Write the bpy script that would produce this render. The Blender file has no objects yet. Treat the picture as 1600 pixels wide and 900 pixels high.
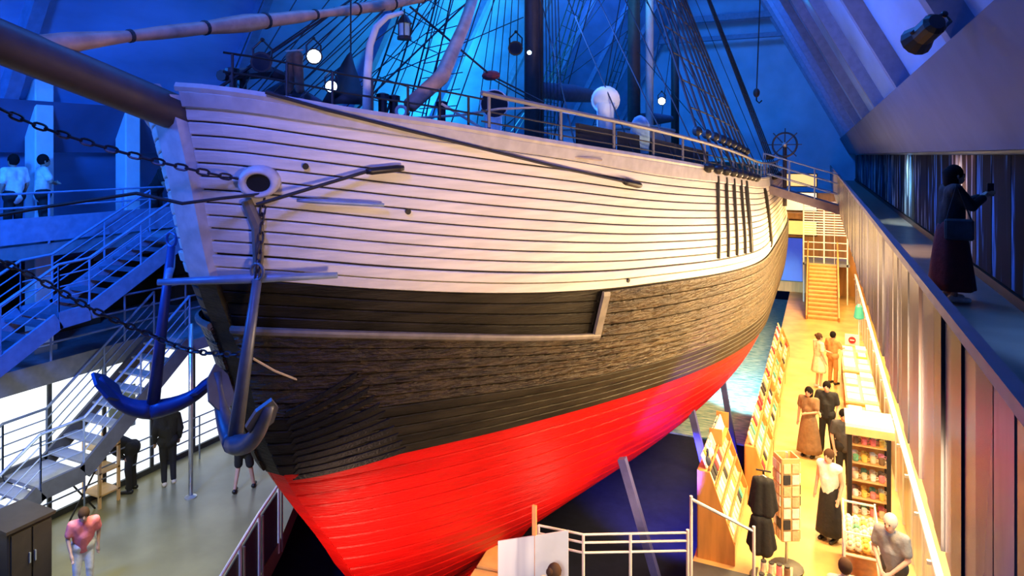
import bpy, bmesh, math, random
from math import sin, cos, pi, radians as R, sqrt
from mathutils import Vector, Matrix
random.seed(7)
sc = bpy.context.scene
COL = sc.collection
# ------------------------------------------------------------------ camera
# world: X across the hall, Y along the ship (bow near), Z up, ground floor z = 0
CAMZ = 7.1; FPX = 1050.0; THETA = math.atan(484/1050.0)
SN, CS = sin(THETA), cos(THETA)
cam_d = bpy.data.cameras.new('camera'); cam = bpy.data.objects.new('camera', cam_d); COL.objects.link(cam)
cam.location = (0, 0, CAMZ); cam.rotation_euler = (R(90), 0, THETA)
cam_d.sensor_width = 36; cam_d.lens = 36*FPX/1600; cam_d.shift_y = -208/1600; cam_d.clip_start = .05; cam_d.clip_end = 300
sc.camera = cam
sc.view_settings.view_transform = 'Standard'; sc.view_settings.look = 'None'
sc.view_settings.exposure = 0.0; sc.view_settings.gamma = 1.0; sc.view_settings.use_curve_mapping = False
# ------------------------------------------------------------------ world and large lights
w = bpy.data.worlds.new('dim_hall'); sc.world = w; w.use_nodes = True
w.node_tree.nodes['Background'].inputs[0].default_value = (.03, .10, .32, 1)
w.node_tree.nodes['Background'].inputs[1].default_value = .25
def aim(o, tgt):
    d = Vector(tgt) - o.location
    o.rotation_euler = d.to_track_quat('-Z', 'Y').to_euler()
def area(name, loc, tgt, col, W, sx, sy=None, spread=180):
    l = bpy.data.lights.new(name, 'AREA'); l.energy = W; l.color = col; l.size = sx
    l.shape = 'RECTANGLE'; l.size_y = sy or sx; l.spread = R(spread)
    o = bpy.data.objects.new(name, l); COL.objects.link(o); o.location = loc; aim(o, tgt); return o
def spot(name, loc, tgt, col, W, ang, blend=.6, size=.15):
    l = bpy.data.lights.new(name, 'SPOT'); l.energy = W; l.color = col; l.spot_size = R(ang); l.spot_blend = blend; l.shadow_soft_size = size
    o = bpy.data.objects.new(name, l); COL.objects.link(o); o.location = loc; aim(o, tgt); return o
BLUE = (.02, .22, 1); CYAN = (.03, .50, 1); WARM = (1, .62, .30); GOLD = (1, .55, .16)
# blue wash of the hall
area('blue_wash_lamp', (-6.5, 30, 19), (-6.5, 50, 10), BLUE, 2600, 5, 3)
area('blue_wash_lamp', (-6.5, 40, 5.5), (-6.5, 50, 12), (.02, .36, 1), 900, 8, 1)
area('blue_wash_lamp', (-6.5, 14, 20), (-6.5, 18, 0), BLUE, 1700, 4, 10)
area('blue_wash_lamp', (-9, 22, 9.5), (-15, 24, 15), CYAN, 1500, 1, 14)
area('blue_wash_lamp', (-4.5, 13, 11.5), (1.2, 11, 11), (.04, .20, 1), 900, 1, 12)
spot('cyan_roof_lamp', (-5.5, 20, 8.5), (-.8, 21, 13), (.03, .60, 1), 2600, 34)
spot('violet_roof_lamp', (-4.0, 6, 9.0), (.6, 9.5, 10.2), (.35, .25, 1), 500, 40)
# blue key on the bow and left stairs
area('bow_blue_lamp', (-11.5, 1.0, 9.5), (-7, 6.5, 6), (.015, .18, 1), 650, 1.2)
area('bow_blue_lamp', (-3.5, 1.0, 10.5), (-5.6, 6.5, 6.9), (.10, .16, 1), 60, 1.0, 1.0, 70)
area('warm_hull_fill', (.2, 3.0, 5.3), (-3.1, 9.8, 6.3), (1, .66, .40), 135, .6, .6, 95)  # added warm fill for the upper white planks, no known fitting
area('stair_blue_lamp', (-9.5, 3.0, 8.5), (-13, 8.5, 4.8), (.012, .16, 1), 420, 1.0, 1.0, 120)
# warm floods along the port side, hung under the gallery
for ty, W in ((9.6, 95), (12.0, 180), (14.5, 220), (17.0, 230), (19.5, 210), (22.5, 170)):
    area('hull_flood_lamp', (.66, ty, 4.95), (-3.2, ty - 1.0, 5.0 if ty < 13 else 4.7), (1, .66, .34), W*1.1, .4, 1.2)
area('keel_flood_lamp', (-4.9, 5.4, .25), (-5.7, 8.6, 2.0), (1, .62, .42), 44, .5, .5, 75)
area('keel_flood_lamp', (-3.2, 10.9, .15), (-4.4, 12.0, 1.8), (1, .60, .40), 15, .4, .4, 140)
# shop ceiling lamps under the gallery
for ty in (10.5, 13.5, 17, 20.5, 24, 28, 33):
    area('shop_lamp', (.9, ty, 5.0), (-.3, ty, 0), (1, .60, .19), 540, .5, 1.6)
for ty in (7.5, 10.5, 13.5, 17, 21, 26):
    area('fence_fill', (2.3, ty, 3.2), (1.5, ty, 1.0), (.85, 1, .92), 70, .3, 2.0)  # added cool fill behind the fence to whiten its top rail
area('left_floor_fill', (-10.2, 7.0, 3.0), (-10.8, 7.6, 0), (1, .95, .50), 110, 1.5)  # added yellowish fill that brightens the left floor and its visitors
spot('violet_spot_lamp', (-2.2, 11.0, .4), (-2.7, 13.3, 2.7), (.16, .08, 1), 6500, 36)
spot('pit_violet_lamp', (-2.3, 14.2, 1.0), (-3.2, 17, -1.7), (.12, .10, 1), 2500, 70)
spot('pit_spot_lamp', (-1.75, 22, 1.0), (-2.5, 28, -1.7), (.50, .95, 1), 9000, 60)

# ------------------------------------------------------------------ helpers
def P(x, y, Z):
    """point seen at photo pixel (x, y) at depth Z metres"""
    X = (x-800)/FPX*Z; h = (y-242)/FPX*Z
    return Vector((X*CS - Z*SN, X*SN + Z*CS, CAMZ - h))
def hermite(xk, yk):
    n = len(xk); h = [xk[i+1]-xk[i] for i in range(n-1)]; d = [(yk[i+1]-yk[i])/h[i] for i in range(n-1)]
    m = [d[0]] + [(d[i-1]*h[i]+d[i]*h[i-1])/(h[i-1]+h[i]) for i in range(1, n-1)] + [d[-1]]
    def f(x):
        if x <= xk[0]: return yk[0]
        if x >= xk[-1]: return yk[-1]
        i = 0
        while x > xk[i+1]: i += 1
        s = (x-xk[i])/h[i]
        return (2*s**3-3*s*s+1)*yk[i]+(s**3-2*s*s+s)*h[i]*m[i]+(3*s*s-2*s**3)*yk[i+1]+(s**3-s*s)*h[i]*m[i+1]
    return f
def mat(name, col, rough=.5, metal=0, var=.12, scale=6, stretch=(1,1,1), bump=0, bscale=30, emit=0, ecol=None, spec=.5, alpha=1, trans=0, col2=None, coat=0, bdist=.05):
    m = bpy.data.materials.new(name); m.use_nodes = True; nt = m.node_tree; b = nt.nodes['Principled BSDF']
    b.inputs['Roughness'].default_value = rough; b.inputs['Metallic'].default_value = metal
    b.inputs['Specular IOR Level'].default_value = spec; b.inputs['Coat Weight'].default_value = coat
    tc = nt.nodes.new('ShaderNodeTexCoord'); mp = nt.nodes.new('ShaderNodeMapping'); mp.inputs['Scale'].default_value = stretch
    nt.links.new(tc.outputs['Object'], mp.inputs[0])
    nz = nt.nodes.new('ShaderNodeTexNoise'); nz.inputs['Scale'].default_value = scale; nz.inputs['Detail'].default_value = 5
    nt.links.new(mp.outputs[0], nz.inputs['Vector'])
    rp = nt.nodes.new('ShaderNodeValToRGB')
    c2 = col2 or tuple(min(1, c*(1+var)) for c in col); c1 = col if col2 else tuple(c*(1-var) for c in col)
    rp.color_ramp.elements[0].position = .35; rp.color_ramp.elements[1].position = .65
    rp.color_ramp.elements[0].color = (*c1, 1); rp.color_ramp.elements[1].color = (*c2, 1)
    nt.links.new(nz.outputs['Fac'], rp.inputs[0]); nt.links.new(rp.outputs[0], b.inputs['Base Color'])
    if bump:
        n2 = nt.nodes.new('ShaderNodeTexNoise'); n2.inputs['Scale'].default_value = bscale; n2.inputs['Detail'].default_value = 6
        nt.links.new(mp.outputs[0], n2.inputs['Vector'])
        bp = nt.nodes.new('ShaderNodeBump'); bp.inputs['Strength'].default_value = bump; bp.inputs['Distance'].default_value = bdist
        nt.links.new(n2.outputs['Fac'], bp.inputs['Height']); nt.links.new(bp.outputs[0], b.inputs['Normal'])
    if emit:
        b.inputs['Emission Color'].default_value = (*(ecol or col), 1); b.inputs['Emission Strength'].default_value = emit
    if trans: b.inputs['Transmission Weight'].default_value = trans
    if alpha < 1: b.inputs['Alpha'].default_value = alpha
    return m
class MB:
    def __init__(s): s.v = []; s.f = []
    def add(s, vs, fs):
        n = len(s.v); s.v += [Vector(v) for v in vs]; s.f += [tuple(i+n for i in f) for f in fs]; return s
    def box(s, c, d, rz=0, m=None):
        hx, hy, hz = d[0]/2, d[1]/2, d[2]/2; c = Vector(c)
        vs = [Vector((x, y, z)) for z in (-hz, hz) for y in (-hy, hy) for x in (-hx, hx)]
        M = m or Matrix.Rotation(rz, 3, 'Z')
        return s.add([M @ v + c for v in vs], [(0,2,3,1),(4,5,7,6),(0,1,5,4),(2,6,7,3),(0,4,6,2),(1,3,7,5)])
    def bbox(s, lo, hi):
        return s.box([(a+b)/2 for a, b in zip(lo, hi)], [b-a for a, b in zip(lo, hi)])
    def beam(s, p, q, w, h, up=(0,0,1)):
        p, q = Vector(p), Vector(q); d = (q-p); L = d.length; d.normalize()
        x = d.cross(Vector(up)); 
        if x.length < 1e-4: x = Vector((1,0,0))
        x.normalize(); u = x.cross(d)
        M = Matrix((x, d, u)).transposed()
        return s.box((p+q)/2, (w, L, h), m=M)
    def tube(s, pts, r, seg=8, closed=False):
        pts = [Vector(p) for p in pts]; n = len(pts); rs = r if isinstance(r, (list, tuple)) else [r]*n
        rings = []; prev = None
        for i, p in enumerate(pts):
            if closed: d = pts[(i+1) % n]-pts[i-1]
            else: d = pts[min(i+1, n-1)]-pts[max(i-1, 0)]
            if d.length < 1e-9: d = Vector((0,0,1))
            d.normalize()
            if prev is None:
                x = d.cross(Vector((0,0,1)))
                if x.length < .05: x = d.cross(Vector((1,0,0)))
            else: x = prev - d*prev.dot(d)
            x.normalize(); prev = x; y = d.cross(x)
            rings.append([p+(x*cos(2*pi*k/seg)+y*sin(2*pi*k/seg))*rs[i] for k in range(seg)])
        vs = [v for g in rings for v in g]; fs = []
        m = n if closed else n-1
        for i in range(m):
            a = i*seg; b = ((i+1) % n)*seg
            for k in range(seg): fs.append((a+k, a+(k+1) % seg, b+(k+1) % seg, b+k))
        if not closed:
            fs.append(tuple(range(seg))[::-1]); fs.append(tuple((n-1)*seg+k for k in range(seg)))
        return s.add(vs, fs)
    def lathe(s, prof, c=(0,0,0), seg=16, m=None, sx=1, sy=1):
        M = m or Matrix.Identity(3); c = Vector(c); vs = []; fs = []
        for (r, z) in prof:
            for k in range(seg): vs.append(M @ Vector((r*cos(2*pi*k/seg)*sx, r*sin(2*pi*k/seg)*sy, z)) + c)
        for i in range(len(prof)-1):
            for k in range(seg): fs.append((i*seg+k, i*seg+(k+1) % seg, (i+1)*seg+(k+1) % seg, (i+1)*seg+k))
        fs.append(tuple(range(seg))[::-1]); fs.append(tuple((len(prof)-1)*seg+k for k in range(seg)))
        return s.add(vs, fs)
    def ball(s, c, r, seg=12, sc_=(1,1,1), m=None):
        pr = [(max(.002, sin(pi*i/8)), -cos(pi*i/8)) for i in range(9)]
        M = (m or Matrix.Identity(3)) @ Matrix.Diagonal(Vector((r*sc_[0], r*sc_[1], r*sc_[2])))
        return s.lathe(pr, c, seg, M)
    def cap(s, p, q, r0, r1, seg=10):
        p, q = Vector(p), Vector(q); d = q-p
        if d.length < 1e-5: d = Vector((0,0,1e-3))
        L = d.length; M = d.to_track_quat('Z', 'Y').to_matrix()
        pr = [(r0*max(.05, sin(a)), -r0*cos(a)) for a in (0, .4, .8, 1.2)] + [(r1*max(.05, cos(a)), L+r1*sin(a)) for a in (.3, .75, 1.15, 1.55)]
        return s.lathe(pr, p, seg, M)
    def prism(s, poly, z0, z1):
        n = len(poly); vs = [(x, y, z0) for x, y in poly]+[(x, y, z1) for x, y in poly]
        return s.add(vs, [tuple(range(n))[::-1], tuple(range(n, 2*n))]+[(i, (i+1) % n, n+(i+1) % n, n+i) for i in range(n)])
    def build(s, name, material, parent=None, smooth=False, remesh=0, bevel=0):
        off = Vector((0,0,0)); q = parent
        while q is not None: off += q.location; q = q.parent
        me = bpy.data.meshes.new(name); me.from_pydata([tuple(v-off) for v in s.v], [], s.f)
        bm = bmesh.new(); bm.from_mesh(me); bmesh.ops.recalc_face_normals(bm, faces=bm.faces); bm.to_mesh(me); bm.free()
        if smooth:
            for p in me.polygons: p.use_smooth = True
        me.materials.append(material)
        o = bpy.data.objects.new(name, me); COL.objects.link(o); o.parent = parent
        if remesh:
            r = o.modifiers.new('remesh', 'REMESH'); r.mode = 'VOXEL'; r.voxel_size = remesh; r.use_smooth_shade = True
            t = o.modifiers.new('smooth', 'SMOOTH'); t.factor = .5; t.iterations = 3
        if bevel:
            b = o.modifiers.new('bevel', 'BEVEL'); b.width = bevel; b.segments = 1
        return o
def tag(o, label, cat, group=None, kind=None):
    if label: o['label'] = label
    if cat: o['category'] = cat
    if group: o['group'] = group
    if kind: o['kind'] = kind
    return o
def thing(name, loc, label, cat, group=None, rz=0):
    o = bpy.data.objects.new(name, None); COL.objects.link(o); o.location = loc; o.rotation_euler = (0, 0, rz); o.empty_display_size = .2
    return tag(o, label, cat, group)
def struct(o, label=None):
    o['kind'] = 'structure'
    if label: o['label'] = label
    return o
def piece(src, parent, loc=None, name=None, scale=None, rot=None, material=None):
    c = src.copy(); COL.objects.link(c); c.parent = parent
    if loc is not None: c.location = loc
    if rot is not None: c.rotation_euler = rot
    if scale is not None: c.scale = scale
    return c
def copy_tree(o, loc=None, rz=None, parent=None):
    c = o.copy(); COL.objects.link(c); c.parent = parent
    if loc is not None: c.location = loc
    if rz is not None: c.rotation_euler = (0, 0, rz)
    for ch in o.children: copy_tree(ch, parent=c)
    return c

# ------------------------------------------------------------------ materials
m_wall = mat('blue_wall_paint', (.34, .46, .62), .75, scale=.5)
m_roof = mat('roof_board', (.22, .35, .58), .55, scale=.8, stretch=(1, .3, 1), var=.25)
m_fascia = mat('grey_fascia', (.085, .12, .22), .7, scale=1)
m_rafter = mat('rafter_wood', (.17, .21, .33), .6)
m_concrete = mat('polished_concrete', (.25, .235, .13), .28, scale=1.2, var=.15)
m_shopfloor = mat('shop_floor', (.62, .40, .15), .35, scale=1.5, var=.18)
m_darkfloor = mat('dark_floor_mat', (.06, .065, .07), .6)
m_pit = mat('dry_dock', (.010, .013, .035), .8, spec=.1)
m_sea = mat('painted_sea', (.10, .28, .34), .35, scale=3, stretch=(1, 3, 1), bump=.8, bscale=5, col2=(.45, .60, .58))
m_slab = mat('gallery_slab', (.20, .22, .26), .6)
m_galfloor = mat('gallery_floor', (.20, .15, .11), .35, scale=3)
m_dark = mat('dark_panel', (.018, .018, .02), .6)
m_black = mat('black_paint', (.01, .01, .012), .45)
m_white = mat('white_paint', (.75, .75, .74), .5, scale=3, var=.06)
m_steel = mat('brushed_steel', (.62, .64, .66), .35, .8)
m_bluemetal = mat('blue_grey_metal', (.22, .30, .48), .45, .2)
m_wood = mat('orange_wood', (.55, .26, .07), .45, scale=3, stretch=(2, 2, .3), var=.2)
m_paleply = mat('pale_plywood', (.66, .42, .18), .5, scale=4, var=.12)

# ------------------------------------------------------------------ building shell
SL = math.tan(R(62)); HW = 8.5; SCN = -6.5
def ax(z, side): return SCN + side*(HW - (z-CAMZ)/SL)
YA, YB = -5, 50
ZR = CAMZ + HW*SL
def roof(side, name):
    mb = MB(); p0 = (ax(-.3, side), -.3); p1 = (SCN, ZR); t = .25*side
    vs = [(p0[0], YA, p0[1]), (p0[0], YB, p0[1]), (p1[0], YB, p1[1]), (p1[0], YA, p1[1])]
    vs += [(x+t*2, y, z+.1) for x, y, z in vs]
    mb.add(vs, [(0,1,2,3), (7,6,5,4), (0,4,5,1), (1,5,6,2), (2,6,7,3), (3,7,4,0)])
    o = struct(mb.build(name, m_roof))
    # rafters from the fascia up
    for ty in (2.6, 7.7, 12.8, 17.9, 23, 28.1, 33.2, 38.3, 43.4, 48.5):
        a = Vector((ax(8.0, side), ty, 8.0)); b = Vector((SCN+side*.1, ty, ZR-.2)); n = Vector((-side*sin(R(62)), 0, -cos(R(62))))
        MB().beam(a+n*.13, b+n*.13, .26, .26, up=n).build('rafter', m_rafter, o)
    return o
roof_l = roof(-1, 'ceiling_left'); roof_r = roof(1, 'ceiling_right')
for side, nm in ((1, 'trim_1'), (-1, 'trim_2')):
    a0, a1 = ax(7.15, side)-side*.35, ax(8.17, side)-side*.35
    mb = MB(); n = side*.08
    vs = [(a0, YA, 7.15), (a0, YB, 7.15), (a1, YB, 8.17), (a1, YA, 8.17)]
    vs += [(x+side*.34, y, z+.0) for x, y, z in vs]
    mb.add(vs, [(0,1,2,3), (7,6,5,4), (0,4,5,1), (1,5,6,2), (2,6,7,3), (3,7,4,0)])
    struct(mb.build(nm, m_fascia))
mb = MB(); poly = [(ax(-.3, -1), -.3), (ax(-.3, 1), -.3), (SCN, ZR)]
mb.add([(x, YB-.1, z) for x, z in poly]+[(x, YB+.2, z) for x, z in poly], [(0,1,2), (5,4,3), (0,3,4,1), (1,4,5,2), (2,5,3,0)])
wb = struct(mb.build('wall_back', m_wall))
for zz, h in ((15.2, .30), (16.6, .42)):
    MB().bbox((ax(zz, -1), 48.2, zz-h/2), (ax(zz, 1), 48.6, zz+h/2)).build('tie_beam', m_rafter, wb)
# floors round the dry dock
L = [(-19, -4), (-4.6, -4), (-4.6, 8.2), (-6.3, 7.4), (-7.75, 6.9), (-9.15, 9.6), (-11.2, 13), (-11.2, 50), (-19, 50)]
struct(MB().prism(L, -.35, 0).build('floor', m_concrete))
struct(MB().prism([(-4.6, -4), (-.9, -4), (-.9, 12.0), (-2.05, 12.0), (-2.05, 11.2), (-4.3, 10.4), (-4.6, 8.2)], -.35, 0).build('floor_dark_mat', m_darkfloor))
struct(MB().prism([(-.9, -4), (5.6, -4), (5.6, 50), (-1.5, 50), (-1.5, 14.6), (-2.05, 14.6), (-2.05, 12.0), (-.9, 12.0)], -.35, 0).build('floor_shop', m_shopfloor))
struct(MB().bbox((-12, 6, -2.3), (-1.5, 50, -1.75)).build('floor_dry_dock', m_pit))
struct(MB().bbox((-4.6, 21.5, -1.75), (-1.5, 44, -1.70)).build('floor_painted_sea', m_sea), 'blue-green rippled sea floor cloth under the hull')
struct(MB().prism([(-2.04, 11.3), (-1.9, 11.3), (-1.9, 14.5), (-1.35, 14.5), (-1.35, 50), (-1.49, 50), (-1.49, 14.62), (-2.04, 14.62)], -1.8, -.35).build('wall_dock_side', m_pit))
# right gallery
struct(MB().bbox((.56, YA, 5.15), (2.6, 50, 5.4)).build('floor_right_gallery', m_galfloor))
struct(MB().bbox((2.02, YA, 5.4), (2.2, 50, 7.14)).build('wall_right', m_dark))
struct(MB().bbox((1.97, YA, 5.4), (2.02, 50, 5.52)).build('baseboard_right', m_black))
struct(MB().bbox((2.9, YA, 0), (3.1, 50, 5.15)).build('wall_right_lower', m_dark))
# left galleries
struct(MB().bbox((-16.4, YA, 5.15), (-13.5, 50, 5.4)).build('floor_left_gallery', m_slab))
struct(MB().bbox((-18.4, YA, 2.72), (-13.4, 50, 3.15)).build('floor_left_mid_gallery', m_slab))
struct(MB().bbox((-16.6, YA, 3.15), (-16.4, 50, 7.3)).build('wall_left', m_dark))
struct(MB().bbox((-18.0, YA, 0), (-17.8, 50, 2.72)).build('wall_left_lower', m_white))

# ------------------------------------------------------------------ the ship: surface functions
Bf = hermite([-1.6,-1,0,1,2,3,4,5,6,7.9], [.2,1.2,3.0,4.3,4.86,5.05,5.08,5.03,4.9,4.7])
Tf = hermite([-1.6,-.9,.61,1.54,2.25,2.9,3.55,4.49,5.62,6.9,8.], [12.6,10.4,8.35,7.7,7.19,6.76,6.44,6.12,5.66,5.34,5.05])
Te = hermite([-1.6, 1, 4, 8], [41, 42.5, 44, 45])
def half(t, z):
    k = min(1, max(0, (z+1.6)/9.5)); L_ = 16.9-3.6*k; n = 2.28+.17*k; m = 1.2+.42*k
    u = min(1, max(0, (t-Tf(z))/L_)); b = Bf(z)*max(1e-9, 1-(1-u)**n)**(1/m)
    v = min(1, max(0, (Te(z)-t)/(15-3*k)))
    return b*max(1e-9, 1-(1-v)**2.3)**(1/1.35)
def surf(t, z, off=0):
    e = .02
    b = half(t, z)
    db = (half(t+e, z)-half(t-e, z))/(2*e) if t-e > Tf(z) else (half(t+e, z)-b)/e
    dz = (half(t, z+e)-half(t, z-e))/(2*e)
    db = max(-6, min(6, db)); dz = max(-3, min(3, dz))
    n = Vector((1, -db, -dz)).normalized()
    return Vector((SCN+b, t, z)) + n*off
zD = hermite([5,5.33,5.91,6.53,7.63,9.16,10.72,14.81,21.1,26,34,45], [7.66,7.6,7.47,7.36,7.2,7.01,6.81,6.49,6.12,6.05,6.2,6.7])
zT = hermite([5,5.43,6.02,7.17,8.35,10.7,14.8,21,26,34,45], [7.84,7.74,7.60,7.43,7.27,7.04,6.72,6.36,6.3,6.45,6.95])
zW = hermite([5.5,5.85,6.69,8.41,9.86,11.67,14.71,19,26,34,45], [5.70,5.65,5.48,5.20,5.04,4.90,4.64,4.33,4.15,4.2,4.5])
zM = hermite([5.5,6.0,6.71,7.71,8.6,10.06,14,20,30,45], [5.11,5.05,4.93,4.74,4.56,4.30,3.9,3.5,3.3,3.5])
zR = hermite([6.5,7.2,9.04,10.89,13.14,15.64,19.5,26,45], [2.95,3.08,3.14,3.05,2.86,2.62,2.25,2.0,2.2])
zK = lambda t: -1.45

m_hullbase = mat('dark_seam', (.025, .02, .018), .8)
m_whiteplank = mat('white_hull_plank', (.74, .70, .66), .5, scale=2.5, stretch=(1, .25, 6), var=.10, bump=.12, bscale=14)
m_tar = mat('tarred_plank', (.018, .015, .010), .5, spec=.25, scale=2, stretch=(1, .3, 4), var=.5, bump=.25, bscale=10)
m_ice = mat('ice_worn_tarred_plank', (.038, .025, .011), .36, spec=.4, scale=3, stretch=(1, .5, 3), var=.6, bump=1.0, bscale=8, bdist=.13)
m_red = mat('red_antifouling', (.60, .004, .003), .45, spec=.25, scale=2, stretch=(1, .3, 4), var=.12, bump=.35, bscale=8)
m_bulwark = mat('grey_bulwark_paint', (.52, .49, .47), .5, var=.1)
m_iron = mat('black_iron', (.02, .02, .022), .4, .4, bump=.3)
m_ledge = mat('toplit_grey_ledge', (.17, .15, .135), .5, var=.2)  # lighter grey: the light on the ledge top is put into the colour
m_deck = mat('deck_plank', (.22, .15, .09), .6)
m_mast = mat('dark_mast', (.06, .045, .05), .5)
m_spar = mat('pale_brown_spar', (.55, .36, .27), .5, scale=5, var=.2)
m_rope = mat('tarred_rope', (.025, .025, .03), .7)
m_hemp = mat('pale_hemp_rope', (.50, .42, .34), .8)
m_chain = mat('chain_iron', (.05, .045, .06), .45, .6)
m_canvas = mat('furled_canvas', (.10, .12, .18), .8)

ship = thing('sailing_ship', (SCN, 5.4, -1.6), 'three-masted wooden polar ship with white topsides, black belt and red bottom', 'ship')
# closed dark hull body under the planking
mb = MB(); NT, NZ = 70, 26; idx = {}
for side in (1, -1):
    for j in range(NZ+1):
        for i in range(NT+1):
            s = (i/NT)**1.7; f = j/NZ
            z = -1.55 + f*9.0; t = 20
            for _ in range(6):
                top = zD(t); z = -1.55+f*(top+1.55); t = Tf(z)+s*(Te(z)-Tf(z))
            p = surf(t, z, -.015); x = max(SCN+.02, p.x)
            idx[side, i, j] = len(mb.v); mb.v.append(Vector((SCN+side*(x-SCN), p.y, p.z)))
    for j in range(NZ):
        for i in range(NT): mb.f.append((idx[side,i,j], idx[side,i+1,j], idx[side,i+1,j+1], idx[side,i,j+1]))
hull = mb.build('hull', m_hullbase, ship, smooth=True)
def strake(lo, hi, t0, t1, off, material, gap=.012, n=70, name='plank', th=.03, rows=(0, .08, .5, .92, 1), both=True, parent=None):
    mb = MB(); nr = len(rows)+2
    for i in range(n+1):
        s = (i/n)**1.6
        for r in range(nr):
            f = ([0]+list(rows)+[1])[r]
            o = (off-.02) if r in (0, nr-1) else off+(th if 0 < f < 1 else th*.55)
            z = 4; t = 10
            for _ in range(8):
                a_ = lo(t)+gap; b_ = hi(t)-gap; z = a_+f*(b_-a_)
                ta = Tf(z)+.03 if t0 is None else t0
                te = Te(z)-.05 if t1 is None else t1
                t = ta+s*(te-ta)
            p = surf(t, z, o); p.x = max(p.x, SCN+.03)
            mb.v.append(p)
    for i in range(n):
        for r in range(nr-1): mb.f.append((i*nr+r, (i+1)*nr+r, (i+1)*nr+r+1, i*nr+r+1))
    mb.f.append(tuple(range(nr))); mb.f.append(tuple(n*nr+k for k in range(nr)))
    o = mb.build(name, material, parent or hull)
    if both: piece(o, parent or hull, scale=(-1, 1, 1))
    return o
def mix(a, b, k): return lambda t: a(t)+(b(t)-a(t))*k
NW = 13
for k in range(NW):
    strake(mix(zW, zD, k/NW), mix(zW, zD, (k+1)/NW), None, None, .035 if k == 1 else (.02 if k == 0 else .0), m_whiteplank, gap=.010, th=.02)
for k in range(4):
    strake(mix(zM, zW, k/4), mix(zM, zW, (k+1)/4), None, 10.0, -.005, m_tar, gap=.006, n=40)
    strake(mix(zM, zW, k/4), mix(zM, zW, (k+1)/4), 10.02, None, .085, m_ice, gap=.008)
for k in range(11):
    strake(mix(zR, zM, k/11), mix(zR, zM, (k+1)/11), None, None, .085, m_tar if k < 5 else m_ice, gap=.006)
NR = 19
for k in range(NR):
    strake(mix(zK, zR, k/NR), mix(zK, zR, (k+1)/NR), None, None, .03, m_red, gap=.004)
# ledge on top of the ice sheathing and its upright end
strake(lambda t: zM(t)-.03, lambda t: zM(t)+.05, None, 10.1, .10, m_ledge, gap=0, n=40, name='ledge_moulding', th=.04, rows=(0, .3, .7, 1))
strake(lambda t: zM(t)-.05, lambda t: zW(t)-.01, 9.98, 10.12, .10, m_ledge, gap=0, n=3, name='sheathing_end_board', th=.03)
# iron straps on the bow
for k in range(11):
    f = k/10
    t0, z0 = 6.47+(6.82-6.47)*f, 3.92-(3.92-2.98)*f
    t1, z1 = 6.88+(7.63-6.88)*f, 4.40-(4.40-3.20)*f
    mb = MB()
    for i in range(9):
        s = i/8; t = t0+(t1-t0)*s; z = z0+(z1-z0)*s
        for dz, o in ((-.047, .10), (-.040, .128), (.040, .128), (.047, .10)): mb.v.append(surf(max(t, Tf(z+dz)+.02), z+dz, o))
    for i in range(8):
        for r in range(3): mb.f.append((i*4+r, (i+1)*4+r, (i+1)*4+r+1, i*4+r+1))
    mb.build('iron_strap', m_iron, hull)
# bulwark strip, cap rail, deck
bul = strake(lambda t: zD(t), lambda t: zT(t), None, None, .03, m_bulwark, gap=0, n=80, name='bulwark', th=.03, parent=ship)
for side in (1, -1):
    pts = []
    for i in range(60):
        s = (i/59)**1.5; t = 7
        for _ in range(6): z = zT(t)+.03; t = Tf(z)+.02+s*(Te(z)-Tf(z)-.1)
        p = surf(t, z, .02); pts.append((SCN+side*(p.x-SCN), p.y, p.z))
    MB().tube(pts, .055, 6).build('cap_rail', m_bulwark, ship)
mb = MB(); n = 40
for i in range(n+1):
    t = 5.6+i/n*38.4; z = zD(t)-.75; b = max(.02, half(t, z)-.05)
    mb.v += [Vector((SCN-b, t, z)), Vector((SCN+b, t, z))]
for i in range(n): mb.f.append((2*i, 2*i+1, 2*i+3, 2*i+2))
mb.build('deck', m_deck, ship)
# stem post: thick timber in front of the planking
mb = MB(); zz = [7.95, 7.4, 6.9, 6.3, 5.62, 5.05, 4.49, 3.9, 3.5, 2.9, 2.25, 1.54, .6, -.3, -1, -1.6]
m_stem = mat('white_stem_timber', (.62, .60, .62), .5)
def stem_piece(zs, name, material, fwd=.16, hw=.16):
    mb = MB()
    for z in zs:
        t = Tf(z)
        mb.v += [Vector((SCN-hw, t-fwd*.6, z)), Vector((SCN+hw, t-fwd*.6, z)), Vector((SCN+hw, t+.35, z)), Vector((SCN-hw, t+.35, z))]
    for i in range(len(zs)-1):
        for k in range(4): mb.f.append((4*i+k, 4*i+(k+1) % 4, 4*i+4+(k+1) % 4, 4*i+4+k))
    mb.f += [(0,1,2,3), tuple(4*len(zs)-4+k for k in range(4))]
    return mb.build(name, material, ship)
def zrange(a, b, n): return [a+(b-a)*i/n for i in range(n+1)]
stem_piece(zrange(7.75, 5.64, 8), 'stem_head', m_stem, .2, .17)
stem_piece(zrange(5.64, 2.93, 10), 'stem_black', m_tar, .1, .15)
stem_piece(zrange(2.93, -1.6, 14), 'stem_red', m_red, .06, .12)
MB().bbox((SCN-.2, 10, -1.74), (SCN+.2, 41, -1.45)).build('keel', m_red, ship)
m_railgrey = mat('grey_rail_paint', (.20, .19, .20), .5)
# port side rail with stanchions
def railpt(t, up): 
    z = zT(t); p = surf(t, z, -.02); return Vector((p.x, p.y, z+up))
for up, r in ((.52, .035), (.30, .012), (.16, .012)):
    MB().tube([railpt(7.6+i*.4, up) for i in range(60)], r, 6).build('side_rail', m_railgrey if r > .02 else m_rope, ship)
for i in range(20): 
    t = 7.7+i*1.15; MB().tube([railpt(t, -.05), railpt(t, .54)], .022, 6).build('rail_stanchion', m_railgrey, ship)
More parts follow.
